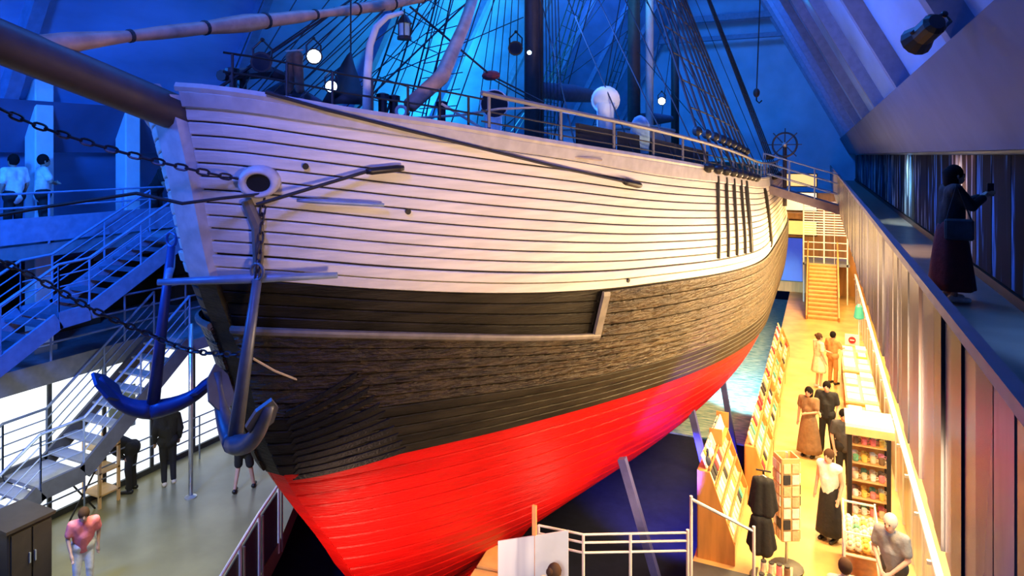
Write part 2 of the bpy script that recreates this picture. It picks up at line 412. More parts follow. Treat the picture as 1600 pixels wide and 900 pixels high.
# dark weather cloth inside the rail amidships
for i in range(5):
    t = 9.6+i*1.05; a, b = railpt(t, 0), railpt(t+.95, 0)
    MB().add([a+Vector((-.3,0,.05)), b+Vector((-.3,0,.05)), b+Vector((-.3,0,.44)), a+Vector((-.3,0,.44)), a+Vector((-.34,0,.05)), b+Vector((-.34,0,.05)), b+Vector((-.34,0,.44)), a+Vector((-.34,0,.44))], [(0,1,2,3),(7,6,5,4),(0,4,5,1),(1,5,6,2),(2,6,7,3),(3,7,4,0)]).build('weather_cloth', m_dark, ship)
# masts
MASTS = [(15.4, .25), (25.2, .25), (33.1, .2)]
for t, r in MASTS:
    MB().tube([(SCN, t, 5.2), (SCN, t, 12), (SCN, t+.1, 21)], [r, r*.95, r*.6], 14).build('mast', m_mast, ship, smooth=True)
# pale metal pipe beside main mast (blue in the hall light)
MB().tube([(SCN+.55, 25.4, 5.4), (SCN+.55, 25.4, 20)], .15, 10).build('exhaust_pipe', m_white, ship, smooth=True)
# bowsprit
MB().tube([(SCN, 8.2, 6.75), (SCN, 5.6, 7.45), (SCN, 3.4, 8.1), (SCN, -1.5, 9.6)], [.21, .2, .19, .12], 14).build('bowsprit', m_mast, ship, smooth=True)
# furled head sail along the fore stay, with lashings
a, b = Vector((SCN, 2.8, 7.85)), Vector((SCN, 15.2, 11.5)); pts = []; rs = []
for i in range(41):
    s = i/40; pts.append(a.lerp(b, s)+Vector((0, 0, -.15*sin(pi*s)))); rs.append(.085+.02*sin(i*1.9)*(.5)+.02*sin(i*.7))
fs = MB().tube(pts, rs, 12).build('furled_headsail', m_spar, ship, smooth=True)
for i in range(3, 40, 3):
    d = (b-a).normalized(); c = pts[i]
    MB().tube([c-d*.02, c+d*.02], rs[i]+.012, 12).build('sail_lashing', m_rope, fs)
# boom with furled sail behind the fore mast
MB().tube([(SCN, 15.7, 8.75), (SCN, 18, 8.85), (SCN, 21.5, 8.98)], [.2, .26, .16], 10).build('furled_boom_sail', m_canvas, ship, smooth=True)
MB().tube([(SCN, 25.6, 8.5), (SCN, 28, 8.6), (SCN, 32, 8.8)], [.2, .28, .16], 10).build('furled_boom_sail', m_canvas, ship, smooth=True)
# a diagonal derrick spar forward
MB().tube([P(640, 165, 9.5), P(690, 120, 10), P(725, 40, 11), P(745, -20, 11.5)], [.11, .12, .1, .08], 10).build('derrick_spar', m_spar, ship, smooth=True)
# shrouds, ratlines, deadeyes, chainplates
def shrouds(side, tm, ts, ztop, port_plate=False):
    top = Vector((SCN+side*.15, tm, ztop)); lows = []
    for t in ts:
        z = zT(t)+.02; p = surf(t, z, .14); lows.append(Vector((SCN+side*(p.x-SCN), p.y, z)))
    for p in lows:
        d = (top-p).normalized(); q = p+d*.75
        MB().tube([q, top], .026, 5).build('shroud', m_rope, ship)
        for k in (0, .75):
            c = p+d*k; MB().ball(c, .10, 8, (1, 1, 1)).build('deadeye', m_black, ship)
        for k in (-.05, 0, .05): MB().tube([p+Vector((0, k, .05)), q+Vector((0, k, -.05))], .014, 4).build('lanyard', m_rope, ship)
    for k in range(16):
        s = .09+.043*k
        MB().tube([p.lerp(top, s) for p in lows], .016, 4).build('ratline', m_rope, ship)
    return lows
shrouds(1, 15.4, (13.2, 13.8, 14.4, 15.0, 15.6, 16.2, 16.9, 17.6, 18.4), 20)
shrouds(-1, 15.4, (14.05, 15.2, 16.4, 17.6), 20)
shrouds(1, 25.2, (25, 26, 27, 28), 20)
shrouds(-1, 25.2, (25, 26, 27, 28), 20)
shrouds(-1, 33.1, (33, 34, 35), 19)
for t in (14.05, 14.70, 15.4, 16.2, 16.85, 17.0):
    mb = MB(); n = 10
    for i in range(n+1):
        z = zT(t)-.1+((zW(t)+.32)-zT(t)+.1)*i/n
        for dt, o in ((-.035, .03), (-.03, .085), (.03, .085), (.035, .03)): mb.v.append(surf(t+dt, z, o))
    for i in range(n):
        for r in range(3): mb.f.append((i*4+r, i*4+4+r, i*4+5+r, i*4+1+r))
    mb.build('chainplate', m_iron, ship)
# rubbing channel across the chainplates
# stays and running rigging
def rope(p, q, r=.014, sag=0, name='stay', m=None, n=8, parent=ship):
    p, q = Vector(p), Vector(q); pts = [p.lerp(q, i/n)+Vector((0, 0, -4*sag*(i/n)*(1-i/n))) for i in range(n+1)]
    return MB().tube(pts, r, 5).build(name, m or m_rope, parent)
fm, mm, zm = 15.4, 25.2, 33.1
for q, h in (((SCN, 3.2, 8.25), 19), ((SCN, 1, 8.95), 20), ((SCN, -.8, 9.45), 17), ((SCN, 5.8, 7.9), 14), ((SCN, 7.5, 7.2), 12.5)):
    rope(q, (SCN, fm, h), .018)
for q, h in (((SCN, 16.5, 7.2), 19), ((SCN+1, 17, 7), 16), ((SCN, 20, 7), 14)): rope(q, (SCN, mm, h), .018)
for q, h in (((SCN, 26.5, 7.2), 18), ((SCN, 29, 7), 14)): rope(q, (SCN, zm, h), .018)
for k in range(12):
    s = 1 if k % 2 else -1; t = 8.5+k*.75; z = zT(t); p = surf(t, z, -.1)
    rope((SCN+s*(p.x-SCN), t, z), (SCN+s*.2, fm-.2, 10.5+k*.7), .013)
for k in range(10):
    s = -1 if k % 3 else 1; t = 18+k*.9; z = zT(t); p = surf(t, z, -.1)
    rope((SCN+s*(p.x-SCN), t, z), (SCN+s*.2, mm-.2, 11+k*.8), .014)
for k in range(8):
    t = 6.4+k*.5; z = zT(t); p = surf(t, z, -.1)
    rope((SCN-(p.x-SCN), t, z), (SCN-.1, 8+k*.6, 9.3+k*.35), .011)
for k in range(7): rope((SCN+.3+.12*k, fm-.3-.05*k, 6.4), (SCN+.2+.05*k, fm-.25, 18), .012, name='halyard')
for k in range(5): rope((SCN-.3-.3*k, fm-.6, 6.4), (SCN-.1, fm-.25, 17), .012, name='halyard')
# blocked tackle with the red block
a, b, c = P(640, 10, 12), P(767, 118, 12.5), P(850, 160, 13)
rope(a, b, .022, name='tackle_rope'); rope(b, c, .018, name='tackle_rope'); rope(b+Vector((0,0,-.05)), c+Vector((0, .1,-.12)), .014, name='tackle_rope')
m_blockred = mat('red_wood_block', (.35, .05, .05), .5)
MB().ball(b, .12, 10, (1.6, .6, .8)).build('tackle_block', m_blockred, ship)
# hand rope sagging along the rail
pts = [P(545, 178, 8.2), P(640, 185, 8.9), P(720, 180, 9.6), P(780, 170, 10), P(840, 168, 10.4), P(910, 178, 10.8), P(1000, 200, 11)]
MB().tube(pts, .02, 6).build('hand_rope', m_hemp, ship)
MB().tube([P(690, 162, 9.0), P(760, 205, 8.9), P(850, 240, 9.3), P(940, 250, 9.8)], .02, 6).build('hand_rope', m_hemp, ship)
# davit at the bow
MB().tube([P(573, 178, 8.8), P(574, 120, 8.8), P(578, 70, 8.8), P(588, 42, 8.9), P(605, 26, 9.0), P(628, 20, 9.2)], [.06, .055, .05, .045, .04, .035], 8).build('davit', m_white, ship, smooth=True)
# cowl ventilators
def cowl(c, base_z, r, facing, black):
    c = Vector(c); f = Vector(facing).normalized()
    bk = c-f*r*.55; o = MB().lathe([(r*.62, 0), (r*.62, c.z-base_z-r*.8), (r*.70, c.z-base_z-r*.3)], (bk.x, bk.y, base_z), 16).build('ventilator_trunk', m_white, ship, smooth=True)
    M = f.to_track_quat('Z', 'Y').to_matrix()
    pr = [(max(.02, r*sin(a)), -r*cos(a)) for a in [i*.16 for i in range(1, 12)]]
    mb = MB().lathe(pr, c, 20, M); mb.build('ventilator_cowl', m_white, ship, smooth=True)
    MB().lathe([(r*1.0, r*.16), (r*1.06, r*.2), (r*1.0, r*.24)], c, 20, M).build('ventilator_rim', m_white, ship)
    MB().lathe([(r*.96, r*.20), (r*.96, r*.245)], c, 20, M).build('ventilator_mouth', m_black, ship)
cowl(P(946, 156, 12.3), 6.2, .25, (-.30, .95, .0), False)
cowl(P(772, 163, 11.3), 6.3, .235, (.55, -.85, .05), True)
m_teal = mat('pale_blue_cover', (.30, .50, .62), .6)
o = MB().lathe([(.14, 0), (.17, .2), (.17, .5), (.10, .62), (.02, .66)], P(1000, 240, 11.6), 12).build('buoy_cover', m_teal, ship, smooth=True)
# white deck lockers and deck house
def dbox(name, lo, hi, m): return MB().bbox(lo, hi).build(name, m, ship, bevel=.03)
dh = dbox('deck_house', (SCN-1.6, 20.5, 5.6), (SCN+1.6, 24.2, 7.9), m_white)
dbox('deck_house_roof', (SCN-1.75, 20.35, 7.9), (SCN+1.75, 24.35, 8.02), m_bulwark)
for k in range(3): MB().bbox((SCN+1.6, 20.9+k*1.15, 6.7), (SCN+1.63, 21.5+k*1.15, 7.4)).build('deck_house_window', m_black, dh)
dbox('deck_house', (SCN-1.3, 11.0, 5.9), (SCN+1.1, 13.2, 7.25), m_dark)
dbox('skylight', (SCN+1.6, 9.5, 6.1), (SCN+2.2, 10.4, 7.2), m_white)
dbox('hatch', (SCN-.9, 8.6, 6.2), (SCN+.6, 9.6, 7.1), m_dark)
dbox('windlass', (SCN-1, 6.9, 6.6), (SCN+.8, 7.5, 7.35), m_dark)
# bow rail above the forecastle
for k in range(7):
    t = 5.35+k*.35; z = zT(t); p = surf(t, z, -.06); 
    MB().tube([(p.x, p.y, z-.03), (p.x, p.y, z+.45)], .016, 6).build('bow_rail_stanchion', m_black, ship)
for up in (.45, .24):
    pts = []
    for k in range(14): t = 5.3+k*.18; z = zT(t); p = surf(t, z, -.06); pts.append((p.x, p.y, z+up))
    MB().tube(pts, .013, 5).build('bow_rail_bar', m_black, ship)
# hawse pipe: oval collar with dark mouth on the port bow
c = surf(5.68, 6.81, .04); n = (surf(5.68, 6.81, 1)-surf(5.68, 6.81, 0)).normalized(); M = n.to_track_quat('Z', 'Y').to_matrix()
pr = [(.125, -.05), (.13, .08), (.165, .12), (.21, .09), (.235, -.05)]
MB().lathe(pr, c, 24, M, sx=1.0, sy=.82).build('hawse_pipe', m_stem, ship, smooth=True)
MB().lathe([(.128, .0), (.128, .06)], c, 20, M, sx=1.0, sy=.82).build('hawse_mouth', m_black, ship)
MB().tube([surf(5.64, 6.6, .05), surf(5.75, 6.3, .06), surf(5.82, 5.9, .06), surf(5.85, 5.68, .05)], [.06, .07, .06, .05], 8).build('chafing_timber', m_ledge, ship)
# portholes and bolts in the planking
for t, z in ((10.6, 5.09), (5.95, 6.98), (6.9, 6.42)):
    c = surf(t, z, .03); n = (surf(t, z, 1)-surf(t, z, 0)).normalized()
    MB().lathe([(.035, 0), (.035, .03)], c, 10, n.to_track_quat('Z', 'Y').to_matrix()).build('scupper', m_black, ship)
# fender bars tied along the side
def bar(p, q, r, name, m, bulge=0): return MB().tube([p, Vector(p).lerp(Vector(q), .15), Vector(p).lerp(Vector(q), .85), q], [r*.7, r, r, r*.7], 10).build(name, m, ship, smooth=True)
bar(surf(6.42, 6.93, .12), surf(6.75, 6.97, .12), .045, 'fender_bar', m_black)
rope(surf(5.72, 6.62, .30), surf(6.42, 6.93, .12), .022, name='fender_rope')
bar(surf(5.95, 6.62, .14), surf(6.64, 6.53, .12), .03, 'fender_bar', m_bluemetal)
bar(surf(10.15, 6.70, .10), surf(10.6, 6.62, .10), .055, 'fender_bar', m_black)
pts = [surf(5.55, 7.80, .1)]
for t, z in ((6.0, 7.62), (6.6, 7.44), (7.6, 7.19), (8.8, 6.93), (10.2, 6.69)): pts.append(surf(t, z, .10))
MB().tube(pts, .022, 6).build('fender_rope', m_rope, ship)
# rudder-side white mark: sternward dark fashion piece edge
strake(lambda t: zW(t)+.1, lambda t: zD(t)-.02, 21.5, 21.9, .03, m_tar, gap=0, n=3, name='side_fender_post', th=.06, parent=ship)

# ------------------------------------------------------------------ anchors, chains
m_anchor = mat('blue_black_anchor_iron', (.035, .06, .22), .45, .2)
m_anchor2 = mat('grey_anchor_iron', (.13, .15, .21), .45, .3)
def leaf(mb, tip, base, wide, nrm):
    tip, base, nrm = Vector(tip), Vector(base), Vector(nrm).normalized(); d = tip-base; s = d.cross(nrm).normalized()*wide; th = nrm*.02
    out = [base, base+d*.35+s, base+d*.75+s*.8, tip, base+d*.75-s*.8, base+d*.35-s]
    mb.add([p+th for p in out]+[p-th for p in out], [tuple(range(6)), tuple(range(11, 5, -1))]+[(i, (i+1) % 6, 6+(i+1) % 6, 6+i) for i in range(6)])
def anchor(label, top, crown, tipA, tipB, stockA, stockB, m, wide=.17):
    top, crown, tipA, tipB = map(Vector, (top, crown, tipA, tipB))
    e = thing('ship_anchor', crown, label, 'anchor')
    MB().tube([top, crown], [.05, .085], 10).build('shank', m, e, smooth=True)
    for tip in (tipA, tipB):
        ctrl = Vector((tip.x*.62+crown.x*.38, tip.y*.62+crown.y*.38, crown.z+.02)); pts = []
        for i in range(9):
            s = i/8; pts.append(crown*(1-s)**2+ctrl*2*s*(1-s)+tip*s*s)
        MB().tube(pts, [.125-.07*i/8 for i in range(9)], 10).build('arm', m, e, smooth=True)
        inward = ((top+crown)/2-tip).normalized(); d = (pts[-1]-pts[-4]).normalized()
        mb = MB(); leaf(mb, tip+d*.10, pts[-4]-d*.10+inward*.05, wide, inward - d*inward.dot(d)); mb.build('fluke', m, e)
    MB().tube([stockA, Vector(stockA).lerp(Vector(stockB), .5), stockB], [.035, .055, .035], 10).build('stock', m_bluemetal, e, smooth=True)
    mb = MB(); c = top+Vector((0, 0, .09)); mb.tube([c+Vector((.09*cos(a), 0, .09*sin(a))) for a in [i*pi/8 for i in range(16)]], .018, 6, closed=True); mb.build('shackle_ring', m, e)
    return e
anchor('dark blue iron anchor hanging at the far left bow above the visitors',
       P(268, 385, 8.9), P(238, 640, 8.9), P(152, 592, 8.7), P(338, 588, 9.1), P(262, 440, 8.4), P(270, 400, 9.6), m_anchor, .22)
anchor('grey iron anchor with long horizontal stock hanging in front of the stem',
       P(402, 437, 7.5), P(366, 692, 7.5), P(338, 582, 7.95), P(420, 634, 7.0), P(247, 441, 7.5), P(527, 430, 7.6), m_anchor2, .15)
lk = MB(); pts = []
for i in range(12):
    a = i*pi/6; pts.append((.028*cos(a), .05*sin(a)+(.015 if sin(a) > 0 else -.015), 0))
lk.tube(pts, .013, 5, closed=True); link0 = lk.build('link', m_chain)
def chain(pts, label, step=.10):
    pts = [Vector(p) for p in pts]; e = thing('anchor_chain', pts[0], label, 'chain')
    dense = []
    for i in range(len(pts)-1):
        p0, p1, p2, p3 = pts[max(i-1, 0)], pts[i], pts[i+1], pts[min(i+2, len(pts)-1)]
        for k in range(40):
            s = k/40; dense.append(.5*((2*p1)+(p2-p0)*s+(2*p0-5*p1+4*p2-p3)*s*s+(3*p1-p0-3*p2+p3)*s**3))
    acc = 0; nn = 0
    for i in range(1, len(dense)):
        acc += (dense[i]-dense[i-1]).length
        if acc >= step:
            acc = 0; d = (dense[i]-dense[i-1]).normalized(); q = d.to_track_quat('Y', 'Z')
            c = piece(link0, e, loc=dense[i]-pts[0]); c.rotation_mode = 'QUATERNION'
            from mathutils import Quaternion
            c.rotation_quaternion = q @ Quaternion((0, 1, 0), pi/2*(nn % 2)); nn += 1
    return e
chain([P(415, 300, 7.62), P(409, 340, 7.6), P(407, 380, 7.55), P(402, 432, 7.5)], 'heavy black chain hanging from hawse pipe down to the grey anchor')
chain([P(-15, 400, 7.2), P(53, 433, 7.5), P(150, 486, 7.9), P(227, 520, 8.3), P(300, 548, 8.2), P(390, 555, 7.6)], 'long iron chain crossing the stairs from far left to the anchor shank')
chain([P(-10, 165, 6.6), P(60, 197, 6.8), P(180, 235, 7.0), P(300, 265, 7.2), P(400, 285, 7.55)], 'upper chain slanting from the bowsprit down into the hawse pipe')
chain([P(430, 302, 7.75), P(500, 307, 8.1), P(560, 314, 8.3)], 'short chain stretched along white planks behind the hawse pipe', .08)
bpy.data.objects.remove(link0)
rp_ = thing('mooring_rope', P(-10, 338, 7.2), 'dark slack rope running left from the stem across the stairs', 'rope')
MB().tube([P(-10, 338, 6.9), P(80, 322, 7.0), P(213, 302, 7.1), P(285, 318, 7.1), P(345, 310, 7.25), P(412, 303, 7.5)], .02, 6).build('rope_strand', m_rope, rp_)
MB().tube([P(395, 560, 7.6), P(430, 580, 7.9), P(482, 600, 8.4)], .014, 6).build('rope_strand', m_hemp, rp_)
m_prop = mat('navy_painted_timber', (.07, .08, .26), .5)
# timber props holding the hull
for k, (p, q) in enumerate(((P(972, 716, 12.4), P(1016, 822, 12.6)), (P(1080, 640, 15.2), P(1098, 690, 15.3)), (P(1128, 588, 18), P(1146, 640, 18.2)))):
    p = Vector(p); q = Vector(q); q = p+(q-p)*((p.z+1.7)/(p.z-q.z)); q.x = min(q.x, -2.35 if k == 0 else -1.95); q.y = p.y; e = thing('hull_prop', (q[0], q[1], -1.75), ['blue-lit timber prop under the red hull nearest the fence', 'timber prop under the red hull below violet light', 'farthest timber prop under the red hull beside painted sea'][k], 'prop', 'props under the hull')
    MB().beam(q, p, .14, .14).build('strut', m_prop, e); MB().box((q[0], q[1], -1.7), (.5, .5, .1)).build('foot_block', m_pit, e)

# ------------------------------------------------------------------ left side: glazed wall, galleries, stairs
def G(x, y, z=0.0):
    """point of the level z seen at photo pixel (x, y)"""
    return P(x, y, FPX*(CAMZ-z)/(y-242))
m_litwhite = mat('lit_white_glass', (.9, .95, 1), .3, emit=1.25, ecol=(.86, .95, 1))
m_lityellow = mat('lit_yellow_glass', (1, .85, .45), .3, emit=1.0, ecol=(1, .80, .36))
m_mullion = mat('dark_mullion', (.05, .06, .07), .5)
gw = struct(MB().bbox((-13.75, 2.5, 0), (-13.6, 18, .12)).build('window_1', m_mullion), 'brightly lit glazed wall under the left gallery')
for k in range(14):
    t0 = 2.6+k*1.1; y = t0 < 6.3
    MB().bbox((-13.70, t0+.04, .12), (-13.66, t0+1.06, 2.72)).build('pane', m_lityellow if y else m_litwhite, gw)
    MB().bbox((-13.74, t0-.04, .12), (-13.62, t0+.04, 2.72)).build('mullion', m_mullion, gw)
    if k in (2, 3, 6): MB().bbox((-13.66, t0+.1, 1.2), (-13.63, t0+.7, 2.1)).build('notice', mat('pale_notice', (.45, .62, .60), .6) if k == 6 else m_paleply, gw)
hr = thing('wall_handrail', (-13.2, 8, 0), 'thin steel handrail in front of the lit glazed wall', 'handrail')
for k in range(13): MB().tube([(-13.2, 4+k*.9, 0), (-13.2, 4+k*.9, 1.0)], .018, 6).build('post', m_bluemetal, hr)
for z in (.55, .78, 1.0): MB().tube([(-13.2, 4, z), (-13.2, 15, z)], .016, 6).build('rail', m_bluemetal, hr)

def stair(label, a0, a1, pts, tread_n, m_str, m_tr, rail_m):
    """pts: (t, z) top, landing start, landing end, foot"""
    e = thing('staircase', ((a0+a1)/2, pts[-1][0], pts[-1][1]), label, 'staircase')
    for a in (a0, a1):
        mb = MB()
        for i in range(3):
            p, q = pts[i], pts[i+1]
            mb.beam((a, p[0], p[1]-.04), (a, q[0], q[1]-.04), .06, .30)
        mb.build('stringer', m_str, e)
        for i in range(3):
            p, q = pts[i], pts[i+1]
            for up, r in ((.95, .026), (.75, .013), (.55, .013), (.35, .013)):
                MB().tube([(a, p[0], p[1]+up), (a, q[0], q[1]+up)], r, 6).build('handrail' if up > .9 else 'rail', rail_m, e)
            for s in ((0, .5) if i != 1 else (0, 1)):
                t = p[0]+(q[0]-p[0])*s; z = p[1]+(q[1]-p[1])*s
                MB().tube([(a, t, z), (a, t, z+.96)], .02, 6).build('post', rail_m, e)
    for i, n in ((0, tread_n[0]), (2, tread_n[1])):
        p, q = pts[i], pts[i+1]
        for k in range(n):
            s = (k+.5)/n; t = p[0]+(q[0]-p[0])*s; z = p[1]+(q[1]-p[1])*s
            tr = MB().box(((a0+a1)/2, t, z), (abs(a1-a0)-.06, .27, .04)).build('tread', m_tr, e)
    MB().bbox((min(a0, a1)+.03, pts[2][0], pts[2][1]-.05), (max(a0, a1)-.03, pts[1][0], pts[1][1])).build('landing', m_tr, e)
    return e
m_tread = mat('pale_worn_tread', (.42, .42, .38), .5)
m_treadd = mat('dark_blue_tread', (.10, .12, .18), .5)
stair('blue-lit steel staircase from upper left gallery to the middle level', -12.2, -13.3, [(10.0, 5.38), (7.95, 4.26), (7.4, 4.22), (5.55, 3.15)], (7, 6), m_bluemetal, m_treadd, m_bluemetal)
stair('dark steel staircase with pale treads above the lit glazed wall', -12.2, -13.3, [(10.1, 3.15), (7.85, 1.36), (7.1, 1.34), (5.2, .03)], (8, 7), mat('dark_grey_steel', (.09, .10, .13), .5, .2), m_tread, m_bluemetal)
struct(MB().bbox((-13.5, 10.0, 5.18), (-12.2, 11.6, 5.4)).build('floor_stair_bridge', m_slab))
struct(MB().bbox((-13.4, 10.1, 2.9), (-12.2, 11.6, 3.15)).build('floor_stair_bridge_lower', m_slab))
def balustrade(label, a, z, t0, t1, step, band_m, rail_m, band=(.05, .52), rails=(.72, .98)):
    e = thing('balustrade', (a, t0, z), label, 'balustrade')
    if band: MB().bbox((a-.02, t0, z+band[0]), (a+.02, t1, z+band[1])).build('kick_panel', band_m, e)
    for r in rails: MB().tube([(a, t0, z+r), (a, t1, z+r)], .022, 6).build('rail', rail_m, e)
    n = int((t1-t0)/step)
    for k in range(n+1): MB().tube([(a, t0+k*step, z), (a, t0+k*step, z+rails[-1])], .022, 6).build('post', rail_m, e)
    return e
balustrade('blue-lit balustrade of the upper left gallery behind the stairs', -13.48, 5.4, 2, 40, 1.5, m_bluemetal, m_bluemetal)
balustrade('dark balustrade of the left middle gallery above the lit glass', -13.42, 3.15, 2, 40, 1.5, m_bluemetal, m_bluemetal, band=None, rails=(.35, .65, .98))
for t, z0, z1, lab in ((8.3, 3.15, 5.15, 'pale square column on the middle gallery beside the stairs'), (8.3, 5.4, 8.6, 'pale square column behind the white-shirted gallery visitors'), (10.2, 5.4, 8.6, 'pale square column on the upper gallery beyond the leaning visitor')):
    e = thing('gallery_column', (-14.3, t, z0), lab, 'column'); 
    MB().box((-14.3, t, (z0+z1)/2), (.36, .36, z1-z0)).build('column_shaft', m_white, e, bevel=.02); MB().box((-14.3, t, z0+.06), (.44, .44, .12)).build('column_base', m_slab, e)
for k, t in enumerate((5.6, 9.4, 13.2)):
    e = thing('exhibit_case', (-16.0, t, 3.15), ['dark exhibit case at the left end of middle gallery', 'dark exhibit case behind the upper staircase', 'dark exhibit case near the stem on middle gallery'][k], 'display case', 'exhibit cases on the middle gallery')
    MB().bbox((-16.1, t-.9, 3.15), (-15.4, t+.9, 3.9)).build('plinth', mat('dark_brown_case', (.06, .035, .02), .5), e); MB().bbox((-16.0, t-.8, 3.9), (-15.5, t+.8, 4.7)).build('vitrine', mat('smoked_glass', (.03, .04, .05), .1), e)
e = thing('metal_pole', G(298, 777), 'slim bright metal pole standing on the left floor', 'pole'); b_ = e.location
MB().tube([b_, b_+Vector((0, 0, 3.6))], .045, 10).build('pole_tube', m_steel, e, smooth=True); MB().lathe([(.12, 0), (.12, .02), (.05, .05)], b_, 14).build('pole_foot', m_steel, e)
# pit railing beside the stem
e = thing('pit_railing', (-8.5, 8.2, 0), 'white metal railing along dry dock edge left of the red stem', 'railing')
pa = [Vector((-7.75, 6.85, 0)), Vector((-8.2, 7.7, 0)), Vector((-8.62, 8.5, 0)), Vector((-9.05, 9.4, 0))]
for p in pa: MB().tube([p+Vector((0,0,-.2)), p+Vector((0,0,1.05))], .03, 8).build('post', m_white, e); MB().tube([p+Vector((.03,.06,-.2)), p+Vector((.03,.06,1.0))], .018, 6).build('post_stay', m_steel, e)
MB().tube([p+Vector((0,0,1.05)) for p in pa], .025, 8).build('top_rail', m_white, e)
m_smoke = mat('smoked_panel', (.07, .075, .07), .25)
for p, q in zip(pa, pa[1:]):
    mb = MB(); d = (q-p); a_, b2 = p+d*.08, q-d*.08; n = Vector((d.y, -d.x, 0)).normalized()*.01
    mb.add([a_+n, b2+n, b2+n+Vector((0,0,.95)), a_+n+Vector((0,0,.95)), a_-n, b2-n, b2-n+Vector((0,0,.95)), a_-n+Vector((0,0,.95))], [(0,1,2,3),(7,6,5,4),(0,4,5,1),(1,5,6,2),(2,6,7,3),(3,7,4,0)]); mb.build('infill_panel', m_smoke, e)
# dark cabinet bottom left, folding stand, cart
e = thing('cabinet', (-11.5, 6.6, 0), 'dark brown cabinet in the bottom left corner beside the stairs', 'cabinet')
m_cab = mat('dark_brown_laminate', (.045, .03, .02), .5)
MB().bbox((-12.1, 6.1, .06), (-11.3, 6.75, 1.30)).build('body', m_cab, e, bevel=.02); MB().bbox((-12.13, 6.06, 1.30), (-11.26, 6.79, 1.35)).build('cabinet_top', m_cab, e)
for k in (0, 1): d_ = MB().bbox((-11.3, 6.14+k*.31, .1), (-11.27, 6.42+k*.31, 1.25)).build('door', m_cab, e); MB().box((-11.25, 6.39+k*.08, .8), (.03, .02, .16)).build('handle', m_steel, d_)
s_ = G(118, 800); e = thing('folding_stand', s_, 'black folding stand with crossed legs beneath the stairs', 'stand')
for dx in (-.22, .22):
    for sgn in (-1, 1): MB().tube([s_+Vector((dx, -.25*sgn, 0)), s_+Vector((dx, .25*sgn, .75))], .018, 6).build('leg', m_black, e)
MB().box(s_+Vector((0, 0, .77)), (.5, .55, .04)).build('stand_top', m_black, e)
s_ = G(158, 784); e = thing('display_rack', s_, 'yellow lit wooden rack beside the bending visitor', 'rack')
for dx in (-.25, .25):
    for dy in (-.2, .2): MB().box(s_+Vector((dx, dy, .65)), (.05, .05, 1.3)).build('post', m_paleply, e)
for z in (.25, .7, 1.15): MB().box(s_+Vector((0, 0, z)), (.55, .45, .03)).build('shelf', m_paleply, e)

# ------------------------------------------------------------------ right gallery balustrade and display wall
m_caprail = mat('purple_grey_cap', (.17, .13, .15), .4)
gb = thing('gallery_balustrade', (.51, 0, 5.4), 'glossy dark brown boarded balustrade of right gallery seen edge-on', 'balustrade')
MB().bbox((.485, -2, 6.38), (.535, 26.2, 6.43)).build('cap_rail', m_caprail, gb)
bm_ = [mat('gloss_board_%s' % n, c, .27, scale=3, stretch=(1, 1, .2), var=.35) for n, c in (('brown', (.15, .10, .085)), ('umber', (.07, .05, .05)), ('violet', (.22, .16, .17)), ('black', (.02, .018, .024)), ('tan', (.25, .16, .11)))]
base = []
for m_ in bm_: base.append(MB().box((0, 0, 0), (.03, .225, 1.08)).build('board', m_, None))
for k in range(112):
    t = -1.8+k*.25; i = random.choice((0, 0, 1, 1, 2, 3, 4, 0))
    piece(base[i], gb, loc=(random.uniform(-.008, .008), t, .44), rot=(0, 0, random.uniform(-.03, .03)))
for b_ in base: bpy.data.objects.remove(b_)
MB().bbox((.50, 26.2, 5.3), (.53, 49.5, 6.43)).build('far_panel', m_caprail, gb)
def streak(name, cols, sc_=6):
    m = bpy.data.materials.new(name); m.use_nodes = True; nt = m.node_tree; b = nt.nodes['Principled BSDF']; b.inputs['Roughness'].default_value = .8; b.inputs['Specular IOR Level'].default_value = .15
    tc = nt.nodes.new('ShaderNodeTexCoord'); mp = nt.nodes.new('ShaderNodeMapping'); mp.inputs['Scale'].default_value = (1, 1, .12)
    oi = nt.nodes.new('ShaderNodeObjectInfo'); ad = nt.nodes.new('ShaderNodeVectorMath'); ad.operation = 'ADD'
    ml = nt.nodes.new('ShaderNodeMath'); ml.operation = 'MULTIPLY'; ml.inputs[1].default_value = 37
    nt.links.new(oi.outputs['Random'], ml.inputs[0]); nt.links.new(tc.outputs['Object'], mp.inputs[0]); nt.links.new(mp.outputs[0], ad.inputs[0]); nt.links.new(ml.outputs[0], ad.inputs[1])
    nz = nt.nodes.new('ShaderNodeTexNoise'); nz.inputs['Scale'].default_value = sc_*.6; nz.inputs['Detail'].default_value = 3; nt.links.new(ad.outputs[0], nz.inputs['Vector'])
    rp = nt.nodes.new('ShaderNodeValToRGB'); el = rp.color_ramp.elements
    while len(el) < len(cols): el.new(.5)
    for i, c in enumerate(cols): el[i].position = (.50, .56, .61, .70)[i]; el[i].color = (*c, 1)
    nt.links.new(nz.outputs['Fac'], rp.inputs[0]); nt.links.new(rp.outputs[0], b.inputs['Base Color']); return m
st = [streak('photo_print_blue', [(.006, .008, .012), (.008, .02, .05), (.10, .28, .60), (.008, .01, .02)]), streak('photo_print_pale', [(.01, .015, .03), (.03, .06, .10), (.55, .68, .75), (.01, .015, .03)], 7), streak('photo_print_warm', [(.10, .05, .03), (.65, .45, .30), (.85, .80, .72), (.12, .07, .05)], 9)]
t = 5.5; k = 0
